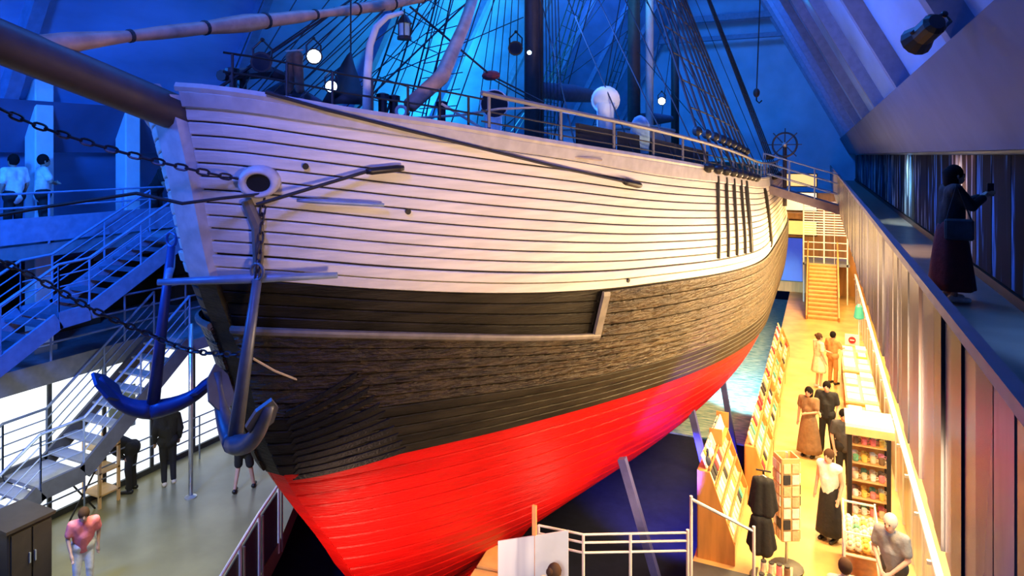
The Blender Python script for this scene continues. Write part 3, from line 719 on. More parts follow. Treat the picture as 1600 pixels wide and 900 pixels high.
while t < 46:
    wdt = .95; i = 1 if 15 < t < 30 and k % 2 else (2 if 11.2 < t < 13.2 else 0)
    if t > 15: i = (1, 0, 1)[k % 3]
    o = MB().bbox((1.975, t, 5.56), (2.018, t+wdt, 7.1)).build('photo_panel', st[i])
    tag(o, ['dark blue printed photo panel on the right gallery wall', 'pale streaked printed photo panel on the right gallery wall', 'warm lit printed photo panel just behind the gallery visitor'][i], 'photo panel', 'printed photo panels along the right gallery')
    t += wdt+.03; k += 1
spot('gallery_spot_lamp', (.95, 13.6, 7.12), (1.55, 13.8, 5.4), (1, .70, .36), 260, 62)
spot('gallery_spot_lamp', (.85, 6.6, 7.1), (2.0, 7.2, 6.2), (.12, .32, 1), 300, 80)
spot('gallery_spot_lamp', (.85, 12.2, 7.1), (2.0, 12.6, 6.3), (1, .80, .6), 130, 60)
spot('gallery_spot_lamp', (.85, 19.0, 7.1), (2.0, 19.3, 6.2), (.55, .85, 1), 420, 80)

# ------------------------------------------------------------------ people
m_skin = mat('skin', (.55, .33, .24), .5, var=.06); m_skin2 = mat('skin_tan', (.42, .24, .16), .5, var=.06)
m_hairb = mat('black_hair', (.010, .008, .008), .85, spec=.1); m_hairbr = mat('brown_hair', (.07, .035, .02), .85, spec=.1); m_hairg = mat('grey_hair', (.55, .50, .44), .6)
def cloth(name, c): return mat(name, c, .85, scale=12, var=.12, bump=.2, bscale=20)
def person(label, loc, rz, H, top, bottom, skin=None, hair=None, pose=None, style='trousers', sleeve='short', hairstyle='short', shoe=None, vox=.016):
    skin = skin or m_skin; hair = hair or m_hairb; pose = pose or {}
    k = H/1.7; loc = Vector(loc); M = Matrix.Rotation(rz, 3, 'Z'); lean = pose.get('lean', 0); twist = pose.get('twist', 0)
    e = thing('person', loc, label, 'person')
    pel = Vector((0, 0, .93))
    ML = Matrix.Rotation(-lean, 3, 'X') @ Matrix.Rotation(twist, 3, 'Z')
    def U(p): return M @ ((ML @ (Vector(p)-pel)+pel)*k)+loc      # upper body
    def D(p): return M @ (Vector(p)*k)+loc                        # lower body
    r = lambda x: x*k
    sh = [(-.185, 0, 1.40), (.185, 0, 1.40)]
    arms = [pose.get('la', ((-.24, -.02, 1.13), (-.23, .08, .90))), pose.get('ra', ((.24, -.02, 1.13), (.23, .08, .90)))]
    legs = [pose.get('ll', ((-.10, .03, .50), (-.11, 0, .085))), pose.get('rl', ((.10, .03, .50), (.11, 0, .085)))]
    hd = Vector(pose.get('head', (0, .03, 1.585))); hf = Vector(pose.get('hf', (0, 1, 0))).normalized()
    b = MB()
    b.cap(U((0, 0, .95)), U((0, .01, 1.15)), r(.135), r(.125)); b.cap(U((-.06, 0, 1.12)), U((-.09, 0, 1.34)), r(.11), r(.10)); b.cap(U((.06, 0, 1.12)), U((.09, 0, 1.34)), r(.11), r(.10))
    b.cap(U((-.16, 0, 1.40)), U((.16, 0, 1.40)), r(.068), r(.068)); b.cap(U((0, 0, 1.40)), U(tuple(hd-Vector((0, .01, .09)))), r(.058), r(.052))
    b.ball(U(hd), r(.092), 14, (.86, 1.0, 1.2), M @ ML); b.ball(U(hd+hf*.045+Vector((0, 0, -.06))), r(.055), 10)
    b.ball(U(hd+hf*.098+Vector((0, 0, -.015))), r(.017), 8)
    side = hf.cross(Vector((0, 0, 1)))
    for s in (-1, 1): b.ball(U(hd+side*.083*s+Vector((0, 0, -.01))), r(.024), 8, (.6, .8, 1.1))
    for s, (S, (E_, W_)) in enumerate(zip(sh, arms)):
        b.cap(U(S), U(E_), r(.055), r(.042)); b.cap(U(E_), U(W_), r(.042), r(.030))
        d = (Vector(W_)-Vector(E_)).normalized(); x = d.cross(Vector((0, 1, .2))).normalized(); pc = Vector(W_)+d*.05
        b.cap(U(W_), U(Vector(W_)+d*.085), r(.028), r(.032))
        for q in range(4):
            o_ = x*(q-1.5)*.019; L_ = (.065, .078, .074, .056)[q]
            f1 = Vector(W_)+d*.095+o_; f2 = f1+d*L_*.55+Vector((0, .008, 0)); f3 = f2+d*L_*.4+Vector((0, .018, 0))
            b.cap(U(f1), U(f2), r(.0095), r(.009), 6); b.cap(U(f2), U(f3), r(.009), r(.008), 6)
        sgn = 1 if s == 0 else -1
        b.cap(U(Vector(W_)+d*.03+x*.02*sgn), U(Vector(W_)+d*.075+x*.05*sgn+Vector((0, .02, 0))), r(.012), r(.009), 6)
    hips = [(-.085, 0, .92), (.085, 0, .92)]
    for hp, (K_, A_) in zip(hips, legs):
        b.cap(D(hp), D(K_), r(.085), r(.058)); b.cap(D(K_), D(A_), r(.056), r(.036))
        A = Vector(A_); b.cap(D(A+Vector((0, -.03, -.04))), D(A+Vector((0, .14, -.055))), r(.04), r(.03))
    b.build('body', skin, e, remesh=vox)
    # face
    f = MB()
    for s in (-1, 1): f.ball(U(hd+hf*.083+side*.032*s+Vector((0, 0, .012))), r(.011), 8)
    f.build('eyes', m_black, e)
    MB().box(U(hd+hf*.094+Vector((0, 0, -.062))), (r(.035), r(.012), r(.008)), m=M @ ML).build('mouth', m_blockred, e)
    h = MB(); h.ball(U(hd-hf*.018+Vector((0, 0, .022))), r(.103), 14, (.92, 1.02, 1.12), M @ ML)
    if hairstyle == 'long': h.cap(U(hd-hf*.06), U(hd-hf*.09+Vector((0, 0, -.26))), r(.085), r(.055))
    if hairstyle == 'bob': h.cap(U(hd-hf*.05), U(hd-hf*.05+Vector((0, 0, -.09))), r(.105), r(.09))
    if hairstyle == 'bun': h.ball(U(hd-hf*.11+Vector((0, 0, .06))), r(.05), 10)
    ho = h.build('hair', hair, e, smooth=True)
    # upper garment
    g = MB(); q = .018
    g.cap(U((0, 0, .92)), U((0, .01, 1.15)), r(.145+q), r(.135+q)); g.cap(U((-.06, 0, 1.12)), U((-.09, 0, 1.34)), r(.115+q), r(.10+q)); g.cap(U((.06, 0, 1.12)), U((.09, 0, 1.34)), r(.115+q), r(.10+q))
    g.cap(U((-.165, 0, 1.395)), U((.165, 0, 1.395)), r(.07+q), r(.07+q))
    for S, (E_, W_) in zip(sh, arms):
        S, E_, W_ = Vector(S), Vector(E_), Vector(W_)
        if sleeve == 'long': g.cap(U(S), U(E_), r(.06+q), r(.05+q)); g.cap(U(E_), U(E_.lerp(W_, .92)), r(.048+q), r(.036+q))
        elif sleeve == 'short': g.cap(U(S), U(S.lerp(E_, .65)), r(.062+q), r(.058+q))
    g.build('dress_bodice' if style == 'dress' else 'shirt', top, e, remesh=.02)
    if style in ('trousers', 'shorts'):
        g = MB(); g.cap(D((-.05, 0, .93)), D((.05, 0, .93)), r(.155), r(.155)); 
        for hp, (K_, A_) in zip(hips, legs):
            K_, A_ = Vector(K_), Vector(A_)
            if style == 'shorts': g.cap(D(hp), D(Vector(hp).lerp(K_, .9)), r(.105), r(.092))
            else: g.cap(D(hp), D(K_), r(.103), r(.078)); g.cap(D(K_), D(K_.lerp(A_, .95)), r(.076), r(.06))
        g.build(style, bottom, e, remesh=.02)
    else:
        hem = pose.get('hem', .22); wd = pose.get('flare', .27); pr = []
        for i in range(9):
            s = i/8; z = 1.02+(hem-1.02)*s; pr.append((r(.15+(wd-.15)*(s**.7)), z*k))
        g = MB(); vs = []; fs = []; n = 28
        for i, (rr, z) in enumerate(pr):
            for j in range(n):
                a = 2*pi*j/n; w_ = 1+.05*sin(a*7+rz)*(i/8); vs.append(M @ Vector((rr*cos(a)*w_, rr*sin(a)*.85*w_, z))+loc)
        for i in range(8):
            for j in range(n): fs.append((i*n+j, i*n+(j+1) % n, (i+1)*n+(j+1) % n, (i+1)*n+j))
        fs.append(tuple(range(n))); fs.append(tuple(8*n+j for j in range(n)))
        g.add(vs, fs); g.build('skirt', bottom, e, smooth=True)
    for K_, A_ in legs:
        A = Vector(A_); g = MB(); g.cap(D(A+Vector((0, -.03, -.035))), D(A+Vector((0, .15, -.05))), r(.05), r(.036)); g.build('shoe', shoe or m_black, e, smooth=True)
    return e
c_black = cloth('black_cloth', (.012, .012, .014)); c_char = cloth('charcoal_cloth', (.05, .05, .055)); c_white = cloth('white_cloth', (.78, .77, .74)); c_maroon = cloth('maroon_cloth', (.14, .012, .012))
c_grey = cloth('grey_cloth', (.22, .22, .24)); c_brown = cloth('brown_print_cloth', (.22, .13, .07)); c_coral = cloth('coral_cloth', (.95, .24, .26)); c_cream = cloth('cream_cloth', (.70, .60, .42)); c_orange = cloth('orange_brown_cloth', (.45, .22, .07)); c_navy = cloth('navy_cloth', (.02, .03, .07))
# visitor on the right gallery, phone held up
pv = G(1486, 470, 5.4)
person('visitor in dark top and long maroon skirt holding a phone on the right gallery', pv, R(-80), 1.58, c_black, c_maroon, m_skin2, m_hairb,
       {'la': ((-.20, .16, 1.20), (-.06, .33, 1.30)), 'ra': ((.20, .16, 1.20), (.06, .33, 1.30)), 'hem': .16, 'flare': .30, 'head': (0, .05, 1.575)}, 'skirt', 'long', 'bob', c_white, .011)
ph = pv+Matrix.Rotation(R(-80), 3, 'Z') @ Vector((0, .40, 1.30)); e = thing('phone', ph, 'dark phone held up by the gallery visitor in maroon skirt', 'phone')
MB().box(ph, (.015, .07, .15), rz=R(-80)).build('phone_body', m_black, e, bevel=.004)
bg = pv+Matrix.Rotation(R(-80), 3, 'Z') @ Vector((.30, -.02, .86)); e = thing('shoulder_bag', bg, 'small woven grey bag at the hip of the gallery visitor', 'bag')
MB().box(bg, (.28, .07, .24), rz=0).build('bag_body', c_char, e, bevel=.02)
MB().tube([bg+Vector((-.12, 0, .1)), bg+Vector((-.02, .05, .5)), bg+Vector((.12, 0, .1))], .01, 5).build('bag_strap', c_black, e)
# shop visitors
person('woman in white top and long black skirt standing alone in the shop aisle', G(1296, 843), R(150), 1.66, c_white, c_black, None, m_hairbr, {'hem': .14, 'flare': .25}, 'skirt', 'none', 'long')
person('woman in long brown patterned dress beside the man in black', G(1264, 712), R(160), 1.62, c_brown, c_brown, m_skin2, m_hairb, {'hem': .12, 'flare': .30, 'la': ((-.22, .1, 1.15), (-.08, .26, 1.14))}, 'dress', 'short', 'bob')
person('man in black shirt and black trousers beside the brown dress', G(1292, 706), R(170), 1.68, c_black, c_black, None, m_hairb, {'ll': ((-.12, .08, .5), (-.14, .02, .085)), 'ra': ((.25, .08, 1.14), (.14, .26, 1.02))}, 'trousers', 'short')
person('woman in short pale dress browsing near the far shelves', G(1279, 606), R(-60), 1.66, c_cream, c_cream, None, m_hairbr, {'hem': .52, 'flare': .24, 'la': ((-.2, .14, 1.18), (-.1, .34, 1.1))}, 'dress', 'short', 'bun', c_white)
person('person in orange brown clothes beside the pale dress at the far tables', G(1301, 600), R(-40), 1.62, c_orange, c_orange, m_skin2, m_hairb, {'ra': ((.22, .14, 1.18), (.12, .34, 1.15))}, 'trousers', 'short')
person('grey-haired man in grey shirt by the display bin near the glass fence', (.98, 11.55, 0), R(150), 1.74, c_grey, c_char, None, m_hairg, {'lean': .12, 'la': ((-.24, .06, 1.14), (-.10, .24, .98)), 'ra': ((.24, .06, 1.14), (.06, .26, .98))}, 'trousers', 'short')
person('brown-haired person in pale shirt at the bottom edge of the aisle', G(1321, 1062), R(10), 1.62, c_cream, c_navy, None, m_hairbr, {}, 'trousers', 'short')
person('dark-haired person behind the tall goods shelf by the fence', (.42, 16.0, 0), R(200), 1.66, c_char, c_black, None, m_hairb, {}, 'trousers', 'short')
person('brown-haired visitor standing in front of the white sign board', G(865, 1082), R(-20), 1.68, c_cream, c_navy, m_skin2, m_hairbr, {}, 'trousers', 'short', 'bun')
# left floor visitors
person('visitor in black bending forward in front of the lit glass', G(206, 768), R(120), 1.7, c_black, c_black, m_skin2, m_hairb, {'lean': 1.15, 'la': ((-.2, .1, 1.15), (-.16, .18, .95)), 'ra': ((.2, .1, 1.15), (.16, .18, .95))}, 'trousers', 'long')
person('man in dark clothes and pale shoes standing behind the blue anchor', G(262, 757), R(60), 1.76, c_black, c_black, m_skin2, m_hairb, {'ll': ((-.07, .02, .5), (-.07, -.04, .085))}, 'trousers', 'long', 'short', c_cream)
person('visitor in black shorts with bare legs half hidden by grey anchor', G(380, 768), R(35), 1.7, c_black, c_black, m_skin, m_hairbr, {'ll': ((-.12, .12, .5), (-.16, -.05, .085)), 'rl': ((.12, .10, .5), (.18, .16, .085))}, 'shorts', 'short')
person('person in coral shirt and white trousers at the bottom left floor', G(130, 928), R(-120), 1.5, c_coral, c_white, m_skin, m_hairbr, {'lean': .3, 'ra': ((.24, .05, 1.16), (.2, .24, 1.0))}, 'trousers', 'short')
# upper left gallery visitors
for (x, lab, top, rz, pz) in ((22, 'visitor in white shirt standing at far left of the upper gallery', c_white, R(100), {}), (66, 'visitor in white shirt with crossed arms beside the pale column', c_white, R(-20), {'la': ((-.25, .1, 1.18), (.02, .2, 1.16)), 'ra': ((.25, .1, 1.18), (-.02, .2, 1.14))}), (243, 'visitor in dark clothes leaning over the upper left gallery rail', c_black, R(-70), {'lean': .55, 'la': ((-.2, .2, 1.2), (-.1, .36, 1.1)), 'ra': ((.2, .2, 1.2), (.1, .36, 1.1))})):
    Z = FPX*13.85/(CS*(1284-x)); t = (Z-13.85*SN)/CS
    person(lab, (-13.85, t, 5.4), rz, 1.7, top, c_black, m_skin2, m_hairb, pz, 'trousers', 'short')

# ------------------------------------------------------------------ shop: fence, shelves, tables, goods
m_frost = mat('frosted_green_panel', (.42, .46, .38), .3, scale=3, stretch=(1, 1, .2), var=.25)
fe = thing('glass_fence', (1.45, 8, 0), 'long frosted glass fence with white top rail on the right of shop', 'fence')
for k in range(21):
    t = 6.5+k*1.4
    MB().bbox((1.43, t+.05, .12), (1.46, t+1.35, 1.28)).build('panel', m_frost, fe)
    MB().bbox((1.41, t-.03, 0), (1.49, t+.03, 1.34)).build('post', m_white, fe)
    MB().box((1.40, t+.4, 1.34), (.10, .05, .05)).build('bracket', m_steel, fe)
MB().bbox((1.405, 6.4, 1.34), (1.495, 36, 1.41)).build('top_rail', m_white, fe)
bk_cols = [cloth('book_white', (.80, .76, .66)), cloth('book_cream', (.75, .60, .36)), cloth('book_yellow', (.80, .55, .10)), cloth('book_red', (.50, .03, .05)), cloth('book_black', (.03, .03, .035)), cloth('book_sand', (.62, .45, .25)), cloth('book_teal', (.08, .35, .32))]
protos = {}
def book(loc, size, ci, tilt, label, group, rz=0):
    key = (size, ci)
    if key not in protos:
        me = MB().box((0, 0, 0), size); o = me.build('book', bk_cols[ci]); pg = MB().box((.004, 0, .004), (size[0]*.7, size[1]*.94, size[2]*1.0)).build('pages', bk_cols[0], o); protos[key] = o
        c = o
    else: c = copy_tree(protos[key])
    c.location = loc; c.rotation_euler = (0, tilt, rz); tag(c, label, 'book', group); return c
def shelf_unit(label, t0, t1, a0, levels, z0, depth, blabel, bgroup, bookstep=.2, books=True):
    e = thing('display_shelf', (a0, t0, 0), label, 'shelf unit')
    H = z0+levels*.30
    for t in (t0, t1):
        poly = [(a0, 0), (a0+depth, 0), (a0+depth, z0), (a0+.20, H), (a0, H)]
        mb = MB(); n = 5; vs = [(x, t-.02, z) for x, z in poly]+[(x, t+.02, z) for x, z in poly]
        mb.add(vs, [tuple(range(n)), tuple(range(2*n-1, n-1, -1))]+[(i, (i+1) % n, n+(i+1) % n, n+i) for i in range(n)]); mb.build('side_panel', m_wood, e)
    MB().bbox((a0-.02, t0, 0), (a0, t1, H)).build('back_panel', m_wood, e)
    MB().bbox((a0+depth-.04, t0+.02, .06), (a0+depth-.01, t1-.02, z0-.02)).build('front_panel', m_paleply, e)
    for k in range(levels+1):
        z = z0+k*.30; d = depth-(depth-.20)*k/levels
        MB().bbox((a0, t0+.02, z-.02), (a0+d, t1-.02, z)).build('shelf', m_paleply, e)
        MB().bbox((a0+d-.015, t0+.02, z-.01), (a0+d, t1-.02, z+.05)).build('shelf_lip', m_wood, e)
        if not books: continue
        t = t0+.14
        while t < t1-.12:
            ci = random.choice((0, 0, 0, 1, 1, 2, 5, 3, 4, 6, 0, 5)); 
            book((a0+d-.11, t, z+.135), (.03, .155, .235), ci, R(-22), blabel, bgroup); t += bookstep*random.uniform(.92, 1.1)
    return e
shelf_unit('stepped orange wood bookshelf closest to the steel railing', 12.15, 14.4, -1.98, 4, .34, .62, 'small book propped on the closest stepped bookshelf', 'books on the closest stepped shelf')
shelf_unit('second stepped bookshelf along the dock edge', 14.8, 16.9, -1.45, 2, .42, .42, 'small book propped on the second stepped bookshelf', 'books on the second stepped shelf', .24)
shelf_unit('third stepped bookshelf along the dock edge beside the couple', 17.05, 19.6, -1.45, 2, .36, .42, 'small book propped on the third stepped bookshelf', 'books on the third stepped shelf', .34)
shelf_unit('fourth stepped bookshelf opposite the far tables', 19.75, 22.5, -1.45, 2, .36, .42, 'small book propped on the fourth stepped bookshelf', 'books on the fourth stepped shelf', .45)
shelf_unit('farthest stepped bookshelf near the wooden stairs', 22.65, 25.6, -1.45, 2, .36, .42, 'small book propped on the farthest stepped bookshelf', 'books on the farthest stepped shelf', .5)
# wire book rack on top of the first shelf and small things
e = thing('book_rack', (-1.85, 13.7, 1.54), 'slanted wooden rack of white booklets on top of first bookshelf', 'rack')
for t in (13.3, 14.25): MB().bbox((-1.96, t-.01, 1.54), (-1.72, t+.01, 1.86)).build('rack_end', m_wood, e)
MB().bbox((-1.96, 13.3, 1.54), (-1.72, 14.25, 1.56)).build('rack_base', m_wood, e)
for k in range(7): book((-1.84, 13.38+k*.125, 1.70), (.03, .10, .26), 0, R(-18), 'thin white booklet standing in rack on top of first bookshelf', 'booklets in the slanted rack')
for k, (t, m_, lab) in enumerate(((12.35, c_navy, 'small navy penguin figure on the bookshelf end'), (12.75, c_white, 'small white swan figure on top of first bookshelf'))):
    e = thing('figurine', (-1.86, t, 1.54), lab, 'figurine'); p = Vector((-1.86, t, 1.54))
    MB().ball(p+Vector((0, 0, .09)), .085, 10, (.8, 1.1, 1)).build('figurine_body', m_, e, smooth=True); MB().tube([p+Vector((0, .05, .12)), p+Vector((0, .09, .22)), p+Vector((0, .05, .28)), p+Vector((0, 0, .26))], .022, 6).build('figurine_neck', m_, e)
# tables on the right
def table(label, t0, t1, a0, a1, h, items, ilabel, igroup):
    e = thing('display_table', ((a0+a1)/2, (t0+t1)/2, 0), label, 'table')
    MB().bbox((a0, t0, h-.05), (a1, t1, h)).build('tabletop', m_paleply, e)
    for a in (a0+.05, a1-.05):
        for t in (t0+.05, t1-.05): MB().box((a, t, (h-.05)/2), (.06, .06, h-.05)).build('leg', m_wood, e)
    MB().bbox((a0+.04, t0+.04, .2), (a1-.04, t0+.07, h-.05)).build('front_panel', mat('yellow_panel', (.80, .50, .08), .5), e)
    MB().bbox((a0+.04, t0+.07, .2), (a1-.04, t1-.07, .23)).build('lower_shelf', m_wood, e)
    na, nt_ = items
    for i in range(na):
        for j in range(nt_):
            ci = random.choice((0, 0, 0, 1, 0, 2)); hh = random.choice((.04, .06, .10))
            book((a0+(i+.5)*(a1-a0)/na, t0+(j+.5)*(t1-t0)/nt_, h+hh/2), ((a1-a0)/na*.78, (t1-t0)/nt_*.72, hh), ci, 0, ilabel, igroup)
table('yellow-fronted display table behind the tall goods shelf', 16.6, 18.6, .55, 1.3, .9, (2, 4), 'flat pale book lying on the nearest display table', 'books on the nearest table')
table('second display table of pale books by the glass fence', 18.9, 21.3, .55, 1.3, .9, (2, 4), 'flat pale book lying on the second display table', 'books on the second table')
table('farthest display table of pale books before the wooden stairs', 21.6, 24.2, .55, 1.3, .9, (2, 4), 'flat pale book lying on the farthest display table', 'books on the farthest table')
# tall goods shelf with white canopy
e = thing('goods_shelf', (.78, 14.5, 0), 'tall black-posted goods shelf with white canopy top', 'shelf unit')
for a in (.48, 1.12):
    for t in (14.1, 14.6): MB().box((a, t, 1.02), (.07, .07, 2.04)).build('post', m_black, e)
MB().bbox((.40, 13.95, 2.04), (1.2, 14.75, 2.12)).build('canopy', m_white, e); MB().bbox((.40, 13.93, 1.92), (1.2, 13.96, 2.06)).build('canopy_edge', m_paleply, e)
MB().bbox((.48, 14.60, .1), (1.12, 14.63, 2.0)).build('back_panel', m_wood, e)
gcol = [c_white, c_cream, cloth('goods_yellow', (.80, .55, .12)), cloth('goods_green', (.15, .40, .25)), c_coral, c_brown]
for lv in range(5):
    z = .35+lv*.33; MB().bbox((.50, 14.12, z-.02), (1.10, 14.6, z)).build('shelf', m_paleply, e)
    for q in range(4):
        for d in range(2):
            p = Vector((.58+q*.145, 14.22+d*.2, z)); m_ = random.choice(gcol[:3]+gcol); o = thing('souvenir_mug', p, 'souvenir mug on the tall black-posted goods shelf', 'mug', 'souvenir mugs on the tall shelf')
            MB().lathe([(.045, 0), (.05, .02), (.05, .11), (.043, .11), (.043, .02)], p, 12).build('mug_body', m_, o, smooth=True)
            MB().tube([p+Vector((.05, 0, .09)), p+Vector((.085, 0, .08)), p+Vector((.085, 0, .04)), p+Vector((.05, 0, .03))], .008, 5).build('handle', m_, o)
# display bin with soft balls
e = thing('display_bin', (.58, 12.7, 0), 'white wire display bin of soft toys beside grey-shirted man', 'bin')
for a in (.34, .84):
    for t in (12.2, 13.3): MB().box((a, t, .5), (.03, .03, 1.0)).build('post', m_white, e)
for z in (.25, .6, .95):
    MB().bbox((.33, 12.19, z), (.85, 12.21, z+.03)).build('rail', m_white, e); MB().bbox((.33, 13.29, z), (.85, 13.31, z+.03)).build('rail', m_white, e)
    for a in (.34, .84): MB().bbox((a-.01, 12.2, z), (a+.01, 13.3, z+.03)).build('rail', m_white, e)
MB().bbox((.34, 12.2, .58), (.84, 13.3, .61)).build('tray', m_wood, e); MB().bbox((.34, 12.2, .1), (.84, 13.3, .13)).build('tray', m_wood, e)
for i in range(4):
    for j in range(7):
        p = Vector((.42+i*.115, 12.3+j*.15, .71)); m_ = random.choice((c_white, c_cream, c_cream, gcol[2], c_white)); lab = 'pale round soft toy in the white wire bin'
        if (i, j) == (1, 4): m_ = gcol[3]; lab = 'teal green round soft toy in the white wire bin'
        o = thing('soft_toy', p-Vector((0, 0, .1)), lab, 'soft toy', 'soft toys in the wire bin')
        MB().ball(p, .075, 10, (1, 1, .9)).build('toy_body', m_, o, smooth=True); MB().ball(p+Vector((0, -.05, .07)), .04, 8).build('toy_head', m_, o, smooth=True)
# postcard rack, jackets on rail
e = thing('postcard_rack', (-.55, 12.45, 0), 'tall revolving rack of pale postcards left of the aisle', 'rack'); c = Vector((-.55, 12.45, 0))
MB().tube([c, c+Vector((0, 0, 2.0))], .025, 8).build('pole', m_steel, e); MB().lathe([(.28, 0), (.28, .03), (.05, .06)], c, 16).build('base', m_black, e)
for q in range(4):
    an = q*pi/2+.5; d = Vector((cos(an), sin(an), 0)); s = Vector((-sin(an), cos(an), 0))
    MB().box(c+d*.15+Vector((0, 0, 1.25)), (.02, .30, 1.4), rz=an).build('rack_panel', m_paleply, e)
    for lv in range(7):
        for x in (-.075, .075): MB().box(c+d*.175+s*x+Vector((0, 0, .65+lv*.19)), (.015, .12, .155), rz=an).build('postcard', random.choice((bk_cols[0], bk_cols[1], bk_cols[0], bk_cols[4], bk_cols[5])), e)
e = thing('bag_stand', (-.62, 10.7, 0), 'low dark stand of printed bags at the bottom of the aisle', 'stand')
MB().bbox((-.85, 10.3, 0), (-.42, 11.1, .75)).build('stand_body', m_wood, e); MB().bbox((-.88, 10.27, .75), (-.40, 11.13, .79)).build('stand_top', m_paleply, e); MB().bbox((-.86, 10.28, .1), (-.6, 10.30, .72)).build('printed_front', streak('printed_cloth', [(.02, .02, .03), (.1, .3, .4), (.7, .7, .7), (.03, .03, .04)], 18), e)
for k in range(8):
    p = Vector((-.80+.11*(k % 4), 10.5+.35*(k//4), .79)); o = thing('souvenir_tin', p, 'small souvenir tin on the low stand of printed bags', 'tin', 'tins on the low stand'); MB().lathe([(.045, 0), (.045, .12), (.04, .13), (.04, .15)], p, 10).build('tin_body', random.choice((c_white, c_coral, c_cream, c_brown)), o)
    MB().lathe([(.043, .15), (.043, .165)], p, 10).build('lid', m_black, o)
def jacket(label, c):
    c = Vector(c); e = thing('jacket', c, label, 'jacket', 'black jackets on the rail'); g = MB()
    g.cap(c+Vector((-.05, 0, -.1)), c+Vector((-.07, 0, -.55)), .11, .13); g.cap(c+Vector((.05, 0, -.1)), c+Vector((.07, 0, -.55)), .11, .13)
    for s in (-1, 1): g.cap(c+Vector((.12*s, 0, -.06)), c+Vector((.2*s, .02, -.5)), .06, .05)
    g.build('jacket_body', c_black, e, remesh=.02); MB().tube([c+Vector((-.16, 0, -.05)), c+Vector((0, 0, .03)), c+Vector((.16, 0, -.05))], .01, 5).build('hanger', m_steel, e)
jp = P(1192, 745, 11.2)
jacket('black jacket hanging high beside the postcard rack', jp); jacket('black jacket hanging lower beside the postcard rack', jp+Vector((-.02, -.05, -.62)))
e = thing('clothes_stand', (jp.x, jp.y, 0), 'slim black stand carrying the black jackets', 'stand'); MB().tube([(jp.x, jp.y+.12, 0), (jp.x, jp.y+.12, jp.z+.05)], .02, 6).build('pole', m_black, e); MB().tube([(jp.x-.12, jp.y+.12, jp.z+.05), (jp.x+.12, jp.y+.12, jp.z+.05)], .014, 6).build('crossbar', m_black, e); MB().lathe([(.22, 0), (.22, .03)], (jp.x, jp.y+.12, 0), 14).build('base', m_black, e)
# steel railing bottom centre
e = thing('steel_railing', (-3, 10.5, 0), 'thin white steel railing along dock edge at bottom centre', 'railing')
ra, rb, rc = Vector((-4.2, 10.15, 0)), Vector((-3.45, 10.2, 0)), Vector((-1.95, 10.95, 0)); rd = Vector((-.98, 11.3, 0))
for p, hh in ((ra, 1.05), (rb, 1.05), (rb.lerp(rc, .45), 1.05), (rc, 1.1), (rc+Vector((.02, .2, 0)), 1.55), (rd, 1.2)): MB().tube([p, p+Vector((0, 0, hh))], .025, 8).build('post', m_white, e)
for z in (1.05, .92, .76):
    MB().tube([ra+Vector((0, 0, z)), rb+Vector((0, 0, z)), rc+Vector((0, 0, z))], .018, 6).build('rail', m_white, e)
MB().tube([rc+Vector((.02, .2, 1.5)), rd+Vector((0, 0, 1.12))], .024, 6).build('gate_bar', m_steel, e)
# sign board with post
m_print = streak('faint_print', [(.85, .85, .86), (.80, .80, .83), (.55, .55, .62), (.88, .88, .88)], 3)
s0, s1 = P(778, 846, 9.75), P(888, 829, 9.55); e = thing('sign_board', ((s0.x+s1.x)/2, (s0.y+s1.y)/2, 0), 'white double sign board with faint print below the red hull', 'sign')
d = s1-s0; d.z = 0; n = Vector((-d.y, d.x, 0)).normalized()*.02; mid = s0.lerp(s1, .52)
for (p, q, m_, nm) in ((s0, mid, m_print, 'printed_panel'), (mid+d.normalized()*.01, s1, m_white, 'plain_panel')):
    vs = [Vector((p.x, p.y, .35)), Vector((q.x, q.y, .35)), q, p]; vs += [v+n for v in vs]
    MB().add(vs, [(0,1,2,3),(7,6,5,4),(0,4,5,1),(1,5,6,2),(2,6,7,3),(3,7,4,0)]).build(nm, m_, e)
for p in (s0, s1): MB().tube([(p.x, p.y, 0), (p.x, p.y, .4)], .03, 6).build('leg', m_steel, e)
pp = mid+n*1.5; MB().bbox((pp.x-.03, pp.y-.02, 0), (pp.x+.03, pp.y+.02, mid.z+.42)).build('back_post', mat('orange_post', (.75, .30, .10), .5), e)
# tan dock coping beside the red hull
e = thing('dock_coping', (-4.9, 9.4, -.3), 'tan timber coping between the red hull and the sign board', 'coping')
for k in range(3):
    p, q = Vector((-5.35+.0*k, 10.75-.72*k, .10+.02*k)), Vector((-5.02+.05*k, 10.0-.72*k, .12+.02*k))
    MB().beam((-5.2+.08*k, 10.9-.75*k, -.1), (-5.12+.08*k, 10.2-.75*k, -.1), .5, .35).build('coping_block', m_paleply, e, bevel=.02)

# ------------------------------------------------------------------ far end: wooden stairs, lattice, screen, gangway
e = thing('wooden_staircase', (.08, 31.8, 0), 'orange lit wooden staircase at the far end of shop', 'staircase')
for k in range(14):
    z = (k+1)*.136; t = 31.8+k*.25
    MB().bbox((-.55, t, z-.05), (.62, t+.29, z)).build('tread', m_paleply, e); MB().bbox((-.55, t+.01, z-.136), (.62, t+.03, z-.05)).build('riser', m_wood, e)
for a in (-.60, .67): MB().beam((a, 31.7, .05), (a, 35.3, 2.0), .06, .3).build('stringer', m_wood, e); MB().tube([(a, 31.7, 1.0), (a, 35.3, 2.95)], .03, 6).build('handrail', m_wood, e)
e = thing('landing_lattice', (.2, 35.5, 0), 'white metal lattice cage above the wooden stairs', 'lattice')
MB().bbox((-.85, 35.3, 1.78), (1.2, 38.5, 1.9)).build('landing', m_slab, e)
for a in (-.8, .1, 1.1): MB().bbox((a-.03, 35.3, 0), (a+.03, 35.36, 4.9)).build('post', m_white, e)
